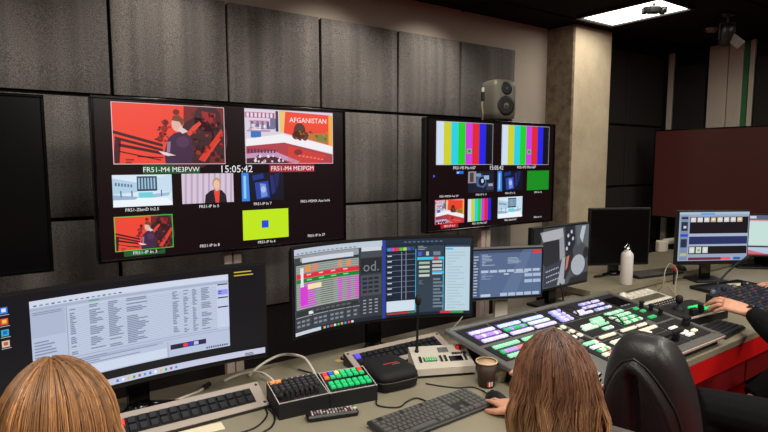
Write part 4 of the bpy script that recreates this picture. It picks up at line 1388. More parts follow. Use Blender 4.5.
MB().box(cp(CW / 2, CD / 2, -.006), (CW, CD, .012), .003, R=R).build('deck', M['grey_metal'], con)
rim = MB()
rim.box(cp(-.012, CD / 2, -.004), (.030, CD + .03, .022), .004, R=R)
rim.box(cp(CW + .010, CD / 2, -.004), (.026, CD + .03, .022), .004, R=R)
rim.box(cp(CW / 2, CD + .008, -.004), (CW + .04, .024, .022), .004, R=R)
rim.box(cp(CW / 2, -.012, -.004), (CW + .04, .034, .020), .004, R=R)
rim.build('rim', M['grey_metal'], con)
MB().box(cp(CW / 2, -.031, -.002), (CW + .03, .005, .012), .001, R=R).build('wrist_rail', M['silver'], con)
LAV, PUR, CYA, BLU = L(216, 208, 248), L(188, 150, 232), L(196, 222, 240), L(158, 164, 244)
GRN, MGR, WGR, WHI, CRM, PNK = L(60, 186, 110), L(156, 222, 184), L(206, 228, 208), L(228, 228, 234), L(236, 226, 204), L(238, 120, 136)
nb = 0


def module(x0, y0, x1, y1, rows, bw=None, dark='black_matte', bd=None):
    """one panel of the console: a black plate with its rows of lit buttons. rows: (y, xa, xb, n, colours)"""
    global nb
    o = MB().box(cp((x0 + x1) / 2, (y0 + y1) / 2, .0015), (x1 - x0 - .004, y1 - y0 - .002, .004), .001, R=R).build('panel_module', M[dark], con)
    for (y, xa, xb, n, cols) in rows:
        p = (xb - xa) / n
        for i in range(n):
            k = link('button', lit_key(p * .82, (bd or .021) * .95, .008, cols[i % len(cols)] if len(cols) != n else cols[i]), o, cp(xa + (i + .5) * p, y, .003))
            k.rotation_euler = (sl, 0, 0); nb += 1
    return o


def label_strip(parent, y, xa, xb, col=L(30, 34, 60)):
    m = MB().box(cp((xa + xb) / 2, y, .0042), (xb - xa, .009, .002), 0, 0, col, R=R)
    return m.build('label_strip', M['lit'], parent)


T1 = (.515, .476, .436)
T2 = (.370, .327, .288)
for x0, x1, c in ((.012, .204, (LAV, PUR, LAV)), (.213, .375, (CYA, GRN, LAV)), (.377, .537, (CYA, WGR, LAV))):
    rows = []
    for j, y in enumerate(T1):
        base = c[j]
        alt = [base, base, WHI if base != GRN else PUR, base]
        rows.append((y, max(x0, .034) + .012, x1 - .006, 8, alt))
    o = module(x0, .418, x1, .572, rows)
    for y in T1: label_strip(o, y + .019, max(x0, .034) + .012, x1 - .006, L(90, 70, 170))
for x0, x1, c in ((.012, .204, (MGR, PUR, MGR)), (.213, .375, (MGR, WGR, GRN)), (.377, .490, (WGR, MGR, WHI))):
    rows = []
    for j, y in enumerate(T2):
        cc = [c[j]] * 4
        if j == 1 and x0 < .1: cc = [GRN, PUR, PUR, PUR, PUR, PNK, PNK, PNK]
        rows.append((y, max(x0, .034) + .010, x1 - .006, 8 if x1 < .40 else 5, cc))
    o = module(x0, .268, x1, .395, rows)
    for y in T2: label_strip(o, y + .019, max(x0, .034) + .012, x1 - .006, L(40, 90, 70))
module(.496, .16, .534, .415, [(y, .502, .530, 1, [CRM]) for y in (.381, .333, .290, .211, .176)], bd=.024)
module(.548, .418, .702, .572, [(y, .565 + dx, .655 + dx, 5, [BLU, LAV, LAV, BLU, LAV]) for y, dx in ((.522, .028), (.492, .018), (.460, .010), (.432, .002))])
module(.712, .418, 1.022, .572, [(.528, .84, .935, 4, [BLU, LAV]), (.528, .95, 1.012, 3, [LAV]), (.490, .82, 1.0, 8, [LAV, BLU, LAV, LAV]), (.472, .726, .800, 4, [LAV, WHI]), (.446, .726, .838, 5, [WHI, LAV]), (.446, .86, 1.0, 6, [BLU, CYA, LAV])], bd=.017)
o = module(1.032, .395, 1.180, .572, [])
MB().box(cp(1.106, .478, .0045), (.12, .10, .003), .001, R=R).build('touch_display', M['black_gloss'], o)
for i in range(3): label_strip(o, .425, 1.06 + i * .03, 1.08 + i * .03, L(120, 120, 130))
module(.560, .255, .815, .410, [(.372, .715, .805, 4, [MGR]), (.350, .690, .790, 4, [MGR, WGR]), (.318, .580, .690, 5, [WGR]), (.340, .600, .675, 3, [WGR]), (.322, .700, .782, 4, [MGR]), (.280, .680, .756, 4, [MGR, WHI])])
module(.825, .255, 1.025, .410, [(.384, .855, 1.008, 7, [MGR, WGR, MGR]), (.348, .842, 1.015, 8, [WGR, MGR]), (.312, .842, 1.008, 8, [WGR, GRN, MGR]), (.278, .834, 1.003, 8, [GRN, WGR, WGR])])
o = module(1.035, .215, 1.180, .385, [(.366, 1.085, 1.120, 2, [GRN]), (.330, 1.09, 1.125, 2, [GRN]), (.262, 1.045, 1.105, 3, [GRN])])
for x, y in ((1.150, .366), (1.160, .318), (1.150, .262)):
    f = MB(); f.box(cp(x, y, .014), (.014, .02, .028), .003, R=R); f.box(cp(x, y, .034), (.026, .022, .014), .004, R=R)
    f.build('fader_lever', M['rubber'], o)
for xa, xb, n in ((.574, .693, 8), (.744, .864, 8), (.880, .957, 4)):
    module(xa - .012, .208, xb + .012, .245, [(.227, xa, xb, n, [CRM])], bd=.016)
module(.712, .140, .985, .202, [(.186, .80, .975, 6, [CRM]), (.160, .724, .880, 5, [CRM, WHI])], bd=.02)
module(.552, .090, .700, .202, [(.165, .575, .668, 3, [CRM]), (.120, .565, .656, 3, [CRM])], bd=.034)
module(.405, .060, .540, .245, [(.215, .44, .52, 4, [MGR]), (.180, .44, .52, 4, [WHI]), (.148, .444, .525, 5, [GRN, CRM, CRM, GRN, CRM]), (.114, .430, .523, 5, [CRM, CRM, PNK, PNK, CRM]), (.080, .428, .516, 5, [CRM])])
o = module(.712, .020, .985, .135, [(.100, .74, .93, 6, [WHI])])
for x in (.80, .90):
    f = MB(); f.box(cp(x, .055, .02), (.02, .03, .04), .003, R=R); f.box(cp(x, .055, .05), (.09, .026, .022), .006, R=R); f.build('transition_lever', M['rubber'], o)
module(.995, .020, 1.075, .200, [(y, 1.005, 1.070, 2, [WHI, CRM]) for y in (.135, .108, .082, .055)], bd=.02)
o = module(1.082, .020, 1.180, .200, [(.07, 1.09, 1.13, 2, [CRM])])
f = MB(); f.box(cp(1.135, .125, .018), (.03, .03, .036), .003, R=R); f.box(cp(1.135, .125, .045), (.05, .026, .02), .006, R=R); f.build('transition_lever', M['rubber'], o)
# curved carrying loops of cable on two modules
for x, y in ((.690, .475), (.800, .300)):
    lp = MB().tube([cp(x - .04, y + .02, .006), cp(x - .01, y + .04, .03), cp(x + .03, y + .01, .034), cp(x + .035, y - .03, .008)], .004, 8)
    lp.build('bowed_strap', M['rubber'], con)

# ---- pale remote panel to the right of the mixer
t = thing('remote_controller', 'cream remote panel with large white keys behind the joystick controller', 'control panel', (3.135, 1.725, DZ), 0)
t.scale = (1.13, 1.13, 1.05)
MB().prism([(-.115, 0), (.10, 0), (.10, .062), (-.115, .026)], -.205, .205).build('casing', M['cream'], t)
sl2 = math.atan2(.036, .215); R2 = Matrix.Rotation(sl2, 3, 'X'); p0 = Vector((0, -.008, .0445))
kw = key_mesh(.036, .040, .012, M['white_key'], .85)
for i in range(7):
    if i == 1: continue
    o = link('key', kw, t, p0 + R2 @ Vector((-.165 + i * .052, .070, .0))); o.rotation_euler = (sl2, 0, 0)
hd = MB().tube([p0 + R2 @ Vector((-.165, .03, .0)), p0 + R2 @ Vector((-.15, .05, .035)), p0 + R2 @ Vector((-.115, .06, .03))], [.024, .02, .014], 10)
hd.build('curved_lever', M['white_key'], t)
MB().box(p0 + R2 @ Vector((.02, .015, .0)), (.33, .05, .004), .001, R=R2).build('display_strip', mat('olive_display', L(92, 90, 70), .4), t)
MB().box(p0 + R2 @ Vector((.02, -.030, .001)), (.36, .012, .004), .001, R=R2).build('bright_bar', M['white_key'], t)
ks = key_mesh(.014, .012, .006, M['key'], .8)
for r in range(3):
    for i in range(14):
        o = link('key', ks, t, p0 + R2 @ Vector((-.16 + i * .026, -.052 - r * .019, .0))); o.rotation_euler = (sl2, 0, 0)

# ---- joystick controller with green lit pads
t = thing('joystick_controller', 'black joystick controller with a green lit pad under the reaching hand', 'controller', (3.135, 1.47, DZ), math.radians(-6))
MB().prism([(-.115, 0), (.10, 0), (.10, .060), (-.115, .046)], -.185, .185).build('casing', M['black_matte'], t)
MB().box((0, -.117, .050), (.36, .006, .010), .001).build('front_trim', M['silver'], t)
j = MB().lathe([(.032, .0), (.030, .010), (.018, .02), (.010, .024), (.009, .045), (0, .045)], 18, c=(-.075, .01, .053)).build('joystick', M['rubber'], t)
MB().lathe([(0, 0), (.016, .002), (.020, .016), (.019, .034), (.012, .042), (0, .043)], 16, c=(-.075, .01, .092)).build('joystick_knob', M['rubber'], j)
f = MB(); f.box((-.01, -.075, .075), (.028, .028, .05), .006); f.build('toggle_lever', M['rubber'], t)
f = MB(); f.box((-.09, -.085, .068), (.05, .03, .04), .006); f.build('toggle_lever', M['rubber'], t)
for i in range(3):
    for r in range(2):
        o = link('pad', lit_key(.042, .030, .010, L(30, 230, 110), 'pad'), t, (.020 + i * .048, -.045 + r * .036, .052 + .001 * r))
km = key_mesh(.014, .012, .006, M['key_grey'], .8)
for i in range(8): link('key', km, t, (-.16 + i * .02, .075, .058))

# ---- colour trimmed panel under the right arm
t = thing('shading_console', 'black shading panel dotted with small coloured buttons, cut by the right edge', 'control panel', (3.72, 1.36, DZ), math.radians(-2))
MB().prism([(-.17, 0), (.16, 0), (.16, .075), (-.17, .030)], -.26, .30).build('casing', M['black_matte'], t)
sl3 = math.atan2(.045, .33); R3 = Matrix.Rotation(sl3, 3, 'X'); p0 = Vector((.02, -.005, .0535))
rnd = random.Random(11)
cs = [L(60, 60, 66), L(74, 70, 70), L(50, 56, 84), L(44, 44, 48), L(96, 92, 90), L(130, 70, 100), L(50, 70, 130), L(60, 66, 62)]
bm = [key_mesh(.016, .014, .007, mat('button_colour', c, .4), .8, 'button') for c in cs]
for r in range(11):
    for i in range(19):
        if rnd.random() < .22: continue
        o = link('button', bm[rnd.randrange(len(bm))], t, p0 + R3 @ Vector((-.25 + i * .0275, -.145 + r * .029, .0))); o.rotation_euler = (sl3, 0, 0)
for i in range(4):
    o = MB().lathe([(.016, 0), (.015, .018), (.011, .022), (0, .022)], 16).build('knob', M['rubber'] if i % 2 else M['grey_metal'], t); o.location = p0 + R3 @ Vector((-.22 + i * .13, .155, .0))

# ---- dark tray, blue notebook, papers
t = thing('tablet_tray', 'flat black tray behind the coloured shading panel', 'tray', (4.07, 1.63, DZ), math.radians(-12))
MB().box((0, 0, .006), (.50, .26, .012), .004).build('tray_base', M['black'], t)
r_ = MB()
for c, d in (((0, .125, .014), (.50, .01, .02)), ((0, -.125, .014), (.50, .01, .02)), ((-.245, 0, .014), (.01, .25, .02)), ((.245, 0, .014), (.01, .25, .02))): r_.box(c, d, .002)
r_.build('raised_rim', M['black'], t)
t = thing('notebook', 'dark blue notebook lying in the flat black tray', 'notebook', (3.945, 1.61, DZ + .012), math.radians(-14))
MB().box((0, 0, .009), (.19, .15, .004), .001).build('cover', M['blue_book'], t); MB().box((0, 0, .0035), (.185, .145, .007)).build('pages', M['paper'], t)
t = thing('paper_card', 'cream paper card under the far hand at the right edge', 'paper', (4.20, 1.60, DZ + .013), math.radians(-25))
MB().box((0, 0, .002), (.17, .13, .003)).build('sheet', M['paper'], t)
MB().box((.002, .004, .0042), (.165, .125, .001)).build('top_sheet', M['paper'], t)
t = thing('paper_note', 'pale yellow paper slip lying in front of the left key strip', 'paper', (.500, 1.745, DZ), math.radians(-4))
MB().box((0, 0, .0006), (.155, .055, .0012)).build('sheet', M['paper'], t)
MB().box((.0, .024, .0014), (.15, .006, .0006)).build('folded_edge', M['paper'], t)
t = thing('paper_label', 'small yellow label stuck near the back edge behind the second key strip', 'label', (1.225, 2.03, DZ), math.radians(3))
MB().box((0, 0, .0008), (.085, .028, .0016)).build('sheet', mat('yellow_label', L(214, 190, 120), .7), t)
t = thing('usb_hub', 'small white adapter block with cables beside the joystick controller', 'adapter', (3.42, 1.60, DZ), math.radians(-20))
MB().box((0, 0, .011), (.10, .05, .020), .004).build('casing', M['white'], t)
for i in range(3): MB().box((-.03 + i * .03, -.026, .011), (.016, .004, .010), .001).build('port', M['white_key'], t)

# ---- second gooseneck microphone, on the right
t = thing('gooseneck_microphone', 'thin black gooseneck curving up beside the pale clip browser monitor', 'lamp', (3.60, 1.545, DZ))
MB().lathe([(0, 0), (.03, 0), (.03, .010), (.012, .022), (.008, .03), (0, .03)], 18).build('base', M['black'], t)
g = MB().tube([(0, 0, .02), (.01, .0, .06), (.09, .01, .12), (.20, .01, .165), (.32, .0, .215), (.40, -.01, .235)], .006, 8).build('gooseneck', M['rubber'], t)
MB().tube([(.40, -.01, .235), (.44, -.01, .24), (.50, -.012, .238)], [.008, .014, .013], 10).build('head_piece', M['rubber'], g)

# ---- cables
def cable(label, pts, r, m, plug=None):
    # smooth the polyline with a Catmull-Rom pass
    P = [Vector(p) for p in pts]; out = []
    for i in range(len(P) - 1):
        p0, p1, p2, p3 = P[max(i - 1, 0)], P[i], P[i + 1], P[min(i + 2, len(P) - 1)]
        for k in range(6):
            s_ = k / 6
            out.append(.5 * ((2 * p1) + (p2 - p0) * s_ + (2 * p0 - 5 * p1 + 4 * p2 - p3) * s_ ** 2 + (3 * p1 - p0 - 3 * p2 + p3) * s_ ** 3))
    out.append(P[-1])
    o = thing('cable', label, 'cable', out[0])
    MB().tube([q - out[0] for q in out], r, 8).build('lead', M[m], o)
    if plug:
        d = (out[-1] - out[-3]).normalized(); q = out[-1] - out[0]
        MB().tube([q - d * .012, q, q + d * .03], [r * 1.6, r * 2.2, r * 2.0], 8).build('plug', M[plug], o)
    return o


Z0 = DZ + .005
cable('thick white cable looping up from the left monitor to the grey-keyed box', [(.80, 2.08, Z0), (.87, 2.10, .775), (.955, 2.09, .80), (1.00, 1.99, .81), (.985, 1.88, .80), (.965, 1.81, .79), (.955, 1.797, .785)], .0055, 'cable_white')
cable('white cable lying behind the box with orange keys', [(.70, 2.09, Z0), (.77, 2.085, .76), (.83, 2.04, .768), (.845, 1.95, .765), (.835, 1.86, .75), (.83, 1.82, Z0)], .005, 'cable_white')
cable('pale flat cable running under the left monitor behind the key strip', [(.36, 1.955, Z0), (.45, 2.0, Z0), (.53, 2.03, Z0), (.59, 2.05, Z0), (.62, 2.07, Z0 + .002)], .0048, 'cable_white', 'rubber')
cable('thin black cable snaking on the desk behind the keyboard', [(1.10, 1.60, Z0 - .002), (1.08, 1.555, Z0 - .002), (1.13, 1.505, Z0 - .002), (1.185, 1.524, Z0 - .002), (1.232, 1.526, Z0 - .002), (1.245, 1.475, Z0 - .002)], .003, 'cable_black')
cable('black mouse cable running from the case past the brown cup', [(1.345, 1.61, Z0 - .002), (1.375, 1.56, Z0 - .002), (1.421, 1.505, Z0 - .002), (1.470, 1.478, Z0 - .002), (1.478, 1.43, Z0 - .002), (1.463, 1.40, Z0 + .005)], .0028, 'cable_black')
cable('black cable curling on the desk left of the grey-keyed box', [(.742, 1.79, Z0 - .002), (.725, 1.72, Z0 - .002), (.66, 1.66, Z0 - .002), (.58, 1.655, Z0 - .002), (.50, 1.67, Z0 - .002)], .003, 'cable_black')
cable('second black cable curling beside the left key strip', [(.748, 1.80, Z0 - .002), (.742, 1.70, Z0 - .002), (.70, 1.63, Z0 - .002), (.62, 1.60, Z0 - .002)], .003, 'cable_black')
cable('black cable hanging under the overhead camera monitor', [(2.70, 2.005, .895), (2.70, 1.985, .84), (2.69, 1.975, .78), (2.62, 1.965, Z0), (2.50, 1.96, Z0), (2.40, 1.965, Z0)], .0045, 'cable_black')
cable('black cable tangle behind the green-keyed box', [(1.10, 1.80, Z0), (1.08, 1.86, .752), (1.04, 1.93, Z0), (1.00, 2.03, Z0)], .003, 'cable_black')
cable('white cable beside the base of the small touch monitor', [(1.80, 2.02, Z0), (1.83, 1.99, .78), (1.90, 1.99, .83), (1.96, 2.0, .88)], .003, 'cable_white')
cable('tan cable loop rising behind the cream remote panel', [(3.62, 1.90, Z0), (3.60, 1.86, .80), (3.66, 1.88, .88), (3.80, 1.92, .905), (3.86, 1.90, .85), (3.60, 1.78, .77), (3.42, 1.66, Z0)], .0035, 'cable_tan')
cable('second tan cable crossing beside the black back keyboard', [(3.70, 1.96, Z0), (3.64, 1.90, .82), (3.54, 1.74, .76), (3.52, 1.68, Z0), (3.58, 1.62, Z0)], .003, 'cable_tan')
t = thing('red_tally_light', 'small red indicator hanging at the corner of the clip browser monitor', 'indicator light', (3.90, 1.94, DZ))
MB().cyl((0, 0, 0), (0, 0, .10), .006).build('stem', M['black'], t)
MB().lathe([(0, .10), (.010, .10), (.012, .115), (.008, .13), (0, .132)], 14).build('lens', M['red_btn'], t)
#PEOPLE

# =================================================================== PEOPLE
def fuse(mb, voxel, smooth=4, name='body'):
    """melt overlapping limbs into one continuous skin"""
    me = mb.mesh(name, [])
    bm = bmesh.new(); bm.from_mesh(me); bmesh.ops.recalc_face_normals(bm, faces=bm.faces); bm.to_mesh(me); bm.free()
    ob = bpy.data.objects.new(name, me); COL.objects.link(ob)
    r = ob.modifiers.new('fuse', 'REMESH'); r.mode = 'VOXEL'; r.voxel_size = voxel; r.use_smooth_shade = True
    s_ = ob.modifiers.new('soft', 'SMOOTH'); s_.factor = .5; s_.iterations = smooth
    dg = bpy.context.evaluated_depsgraph_get(); dg.update()
    out = bpy.data.meshes.new_from_object(ob.evaluated_get(dg))
    bpy.data.objects.remove(ob)
    out.materials.clear()
    out.polygons.foreach_set('use_smooth', [True] * len(out.polygons))
    out.name = name
    return out


def V(*a): return Vector(a)


def ell_ring(c, ax, ay, rx, ry, n=16, e=2.3):
    out = []
    for k in range(n):
        a = 2 * PI * k / n; co, si = math.cos(a), math.sin(a)
        out.append(tuple(c + ax * rx * math.copysign(abs(co) ** (2 / e), co) + ay * ry * math.copysign(abs(si) ** (2 / e), si)))
    return out


def add_hand(mb, W_, d, up, side, curl=.35, spread=.10, grow=1.0):
    """palm, four unequal fingers and a thumb. side=+1: right hand (thumb towards -lat), -1: left hand"""
    d = d.normalized(); up = (up - d * up.dot(d)).normalized(); lat = d.cross(up)
    g = grow; rings = []
    for s_, hw, ht in ((-.035, .025, .020), (-.01, .026, .019), (.015, .033, .018), (.045, .040, .016), (.075, .042, .0135), (.090, .038, .010)):
        rings.append(ell_ring(W_ + d * s_ * g - up * (.004 * s_ / .09), lat, up, hw * g, ht * g, 14))
    mb.loft(rings)
    tips = []
    for k, (o, ln, rad) in enumerate(((-.0315, .072, .0088), (-.0105, .080, .0090), (.0105, .075, .0086), (.0310, .060, .0076))):
        # k=0 index ... 3 little; index lies on the thumb's side
        base = W_ + d * (.078 - .006 * abs(k - 1)) * g + lat * (o * side) * g - up * .003
        dd = (d + lat * side * spread * (k - 1.4)).normalized()
        p = [base - d * .02 * g, base]; cur = dd; q = base
        for j, f in enumerate((.45, .31, .24)):
            ang = curl * (.75 + .3 * j) * (1 + .12 * k)
            cur = (cur * math.cos(ang) - up * math.sin(ang)).normalized() if j else (dd * math.cos(ang * .6) - up * math.sin(ang * .6)).normalized()
            q = q + cur * ln * f * g; p.append(q)
        p.append(q + cur * .004)
        mb.tube(p, [rad * g, rad * 1.04 * g, rad * .98 * g, rad * .9 * g, rad * .78 * g, rad * .4 * g], 10)
        tips.append((p[-2], cur, lat, rad * g))
    b = W_ + d * .018 * g - lat * side * .024 * g - up * .004
    t1 = b + (d * .55 - lat * side * .75 - up * .28).normalized() * .036 * g
    t2 = t1 + (d * .85 - lat * side * .32 - up * .3).normalized() * .030 * g
    t3 = t2 + (d * .95 - lat * side * .05 - up * .3).normalized() * .024 * g
    mb.tube([b - d * .01, b, t1, t2, t3, t3 + (t3 - t2).normalized() * .004], [.014 * g, .0155 * g, .0118 * g, .0104 * g, .0088 * g, .004], 10)
    return tips


def add_head(mb, c, f, up, k=1.0):
    """skull, jaw, nose, brow, lips and ears; f: the way the face looks"""
    f = f.normalized(); up = (up - f * up.dot(f)).normalized(); r = f.cross(up)
    rings = []
    for z, rx, ry, oy in ((-.118, .012, .014, .056), (-.112, .030, .034, .046), (-.095, .046, .058, .030), (-.07, .056, .074, .016), (-.04, .064, .086, .008), (0, .072, .094, .0), (.04, .075, .096, -.002), (.07, .070, .090, -.004), (.095, .054, .071, -.006), (.112, .030, .042, -.008), (.118, .008, .012, -.008)):
        rings.append(ell_ring(c + up * z * k + f * oy * k, r, f, rx * k, ry * k, 22, 2.15))
    mb.loft(rings)
    mb.tube([c + f * .088 * k + up * .022 * k, c + f * .104 * k - up * .006 * k, c + f * .112 * k - up * .022 * k, c + f * .092 * k - up * .030 * k], [.008 * k, .009 * k, .0125 * k, .008 * k], 10)
    mb.tube([c + f * .088 * k - r * .045 * k + up * .022 * k, c + f * .096 * k - r * .02 * k + up * .030 * k, c + f * .094 * k + up * .026 * k, c + f * .096 * k + r * .02 * k + up * .030 * k, c + f * .088 * k + r * .045 * k + up * .022 * k], .007 * k, 8)
    for dz in (-.052, -.061):
        mb.tube([c + f * .078 * k - r * .024 * k + up * dz * k, c + f * .092 * k + up * dz * k, c + f * .078 * k + r * .024 * k + up * dz * k], .0058 * k, 8)
    for s_ in (-1, 1):
        e = c + r * s_ * .066 * k - f * .005 * k
        mb.loft([ell_ring(e + r * s_ * q * k, f * .8 + up * .2, up, a * k, b * k, 12) for q, a, b in ((-.01, .012, .022), (.006, .016, .030), (.012, .017, .032), (.015, .010, .022))])


def limb(mb, pts, rs, n=14, sub=4):
    """tapered limb through the joints with gently rounded bends"""
    P = [Vector(p) for p in pts]; out = []; rr = []
    for i in range(len(P) - 1):
        for k in range(sub):
            s_ = k / sub
            out.append(P[i].lerp(P[i + 1], s_)); rr.append(rs[i] + (rs[i + 1] - rs[i]) * s_)
    out.append(P[-1]); rr.append(rs[-1])
    mb.tube(out, rr, n)


def hair(parent, c, f, up, rx, ry, rz, length, n, cols, flare=0.0, clumps=70, clump=.6, seed=1, droop=1.25, part=(.0, .15), thick=.0017, tuck=0.0, wave=.006):
    """strands combed from the parting over the skull and falling; cols: root, middle, tip colours"""
    rnd = random.Random(seed)
    f = f.normalized(); up = (up - f * up.dot(f)).normalized(); r = f.cross(up)
    cap_ = MB(); rows = []
    vs = []; N = 28; Z = 12
    for j in range(Z + 1):
        th = PI * .60 * j / Z
        for i in range(N):
            a = 2 * PI * i / N
            dirv = r * math.sin(th) * math.cos(a) * rx + f * math.sin(th) * math.sin(a) * ry + up * math.cos(th) * rz
            if math.sin(a) > .35 and th > .9: dirv *= .86
            vs.append(tuple(c + dirv * .965))
    fs = [(j * N + i, j * N + (i + 1) % N, (j + 1) * N + (i + 1) % N, (j + 1) * N + i) for j in range(Z) for i in range(N)]
    cap_.add(vs, fs, 0, True, tuple(x * .55 for x in cols[0][:3]) + (1,))
    mb = cap_
    grey = Vector((1, 1, 1))
    for s_ in range(n):
        a = rnd.uniform(0, 2 * PI)
        sa = math.sin(a)
        front = sa > .55
        if front: a = math.copysign(1, math.cos(a)) and (PI / 2 + math.copysign(rnd.uniform(.95, 1.25), -math.cos(a)))
        lift = 1.0 + rnd.random() ** 2 * .05
        ca = (math.floor(a / (2 * PI) * clumps) + .5) / clumps * 2 * PI
        cr = random.Random(int(ca * 1000) + seed); crad = cr.uniform(-.5, 1); ctone = cr.gauss(0, .26); cph = cr.uniform(0, 6.28); clen = cr.uniform(.85, 1.1)
        dark = rnd.gauss(0, .22)
        stripe = .28 * math.sin(a * 9 + seed) + .18 * math.sin(a * 23 + 2 * seed)
        pts = []; rs = []; cl = []
        L_ = length * rnd.uniform(.86, 1.04) * clen
        th0 = rnd.uniform(.02, .5) if rnd.random() < .7 else rnd.uniform(.3, 1.2)
        steps = 13; ph = rnd.uniform(0, 6.28); wob = rnd.uniform(.3, 1) * wave
        px, py = part
        thmax = PI / 2 * 1.02
        arc = (thmax - th0) * (rx + rz) / 2
        tw = rnd.gauss(0, .12)
        for k in range(steps + 1):
            s0 = (arc + L_) * k / steps
            if s0 <= arc:
                th = th0 + (thmax - th0) * s0 / arc
                cl_ = clump * (th / thmax) ** 1.5 * .6
                aa = (a + tw * (th / thmax)) * (1 - cl_) + ca * cl_
                bl = max(0.0, 1 - th / .9)
                p = c + (r * (math.cos(aa) * math.sin(th) * (1 - bl) + bl * (px + math.cos(aa) * math.sin(th) * .9)) * rx + f * (math.sin(aa) * math.sin(th) * (1 - bl) + bl * (py + math.sin(aa) * math.sin(th) * .9)) * ry + up * math.cos(th) * rz) * lift
            else:
                q = s0 - arc; cq = clump * (.6 + .4 * q / max(L_, 1e-3)); aa = (a + tw) * (1 - cq) + ca * cq
                out_ = 1 + flare * (q / max(L_, 1e-3)) ** .8 - tuck * (q / max(L_, 1e-3)) ** 2
                p = c + (r * math.cos(aa) * rx + f * math.sin(aa) * ry) * lift * out_ + Vector((0, 0, -1)) * q
                p += (r * math.cos(aa) + f * math.sin(aa)) * crad * .014 * min(1, q / .06)
                p += r * (math.sin(cph + q * 30) * wave * 1.2 + math.sin(ph + q * 26) * wob * .4) + f * math.cos(cph * 1.3 + q * 24) * wave
            pts.append(p)
            u = k / steps
            rs.append(thick * (1.0 if u < .8 else 1.0 - .7 * (u - .8) / .2))
            m_ = min(1, u / .28); m2 = min(1, max(0, (u - .28) / .30))
            base = [cols[0][i] * (1 - m_) + cols[1][i] * m_ for i in range(3)] if u < .28 else [cols[1][i] * (1 - m2) + cols[2][i] * m2 for i in range(3)]
            kf = math.exp(dark * .8 + stripe * .7 + ctone)
            cl.append(tuple(min(1, b_ * kf) for b_ in base) + (1,))
        # a flat three-sided strand, coloured along its length
        o = len(mb.v); n3 = 3
        upv = None
        for i, p in enumerate(pts):
            t_ = (pts[min(i + 1, steps)] - pts[max(i - 1, 0)]).normalized()
            upv = t_.orthogonal().normalized() if upv is None else (upv - t_ * upv.dot(t_)).normalized()
            w_ = t_.cross(upv)
            for q in range(n3):
                an = 2 * PI * q / n3
                mb.v.append(tuple(p + (upv * math.cos(an) + w_ * math.sin(an)) * rs[i]))
        for i in range(steps):
            for q in range(n3):
                q2 = (q + 1) % n3
                mb.f.append((o + i * n3 + q, o + i * n3 + q2, o + (i + 1) * n3 + q2, o + (i + 1) * n3 + q))
                mb.mi.append(0); mb.sm.append(True); mb.c.append(cl[i])
    h = mb.build('hair', M['hair'], parent, fix=False)
    return stuff(h)


def eyes(parent, c, f, up, k=1.0):
    f = f.normalized(); up = (up - f * up.dot(f)).normalized(); r = f.cross(up)
    for s_ in (-1, 1):
        p = c + f * .083 * k + r * s_ * .031 * k + up * .006 * k
        e = MB(); e.lathe([(0, -.011), (.008, -.008), (.0115, 0), (.008, .008), (0, .011)], 12, c=tuple(p))
        eo = e.build('eye', M['white'], parent)
        i = MB(); q = p + f * .0095
        i.tube([q, q + f * .002], [.0055, .004], 10); i.build('iris', M['cup_brown'], eo)


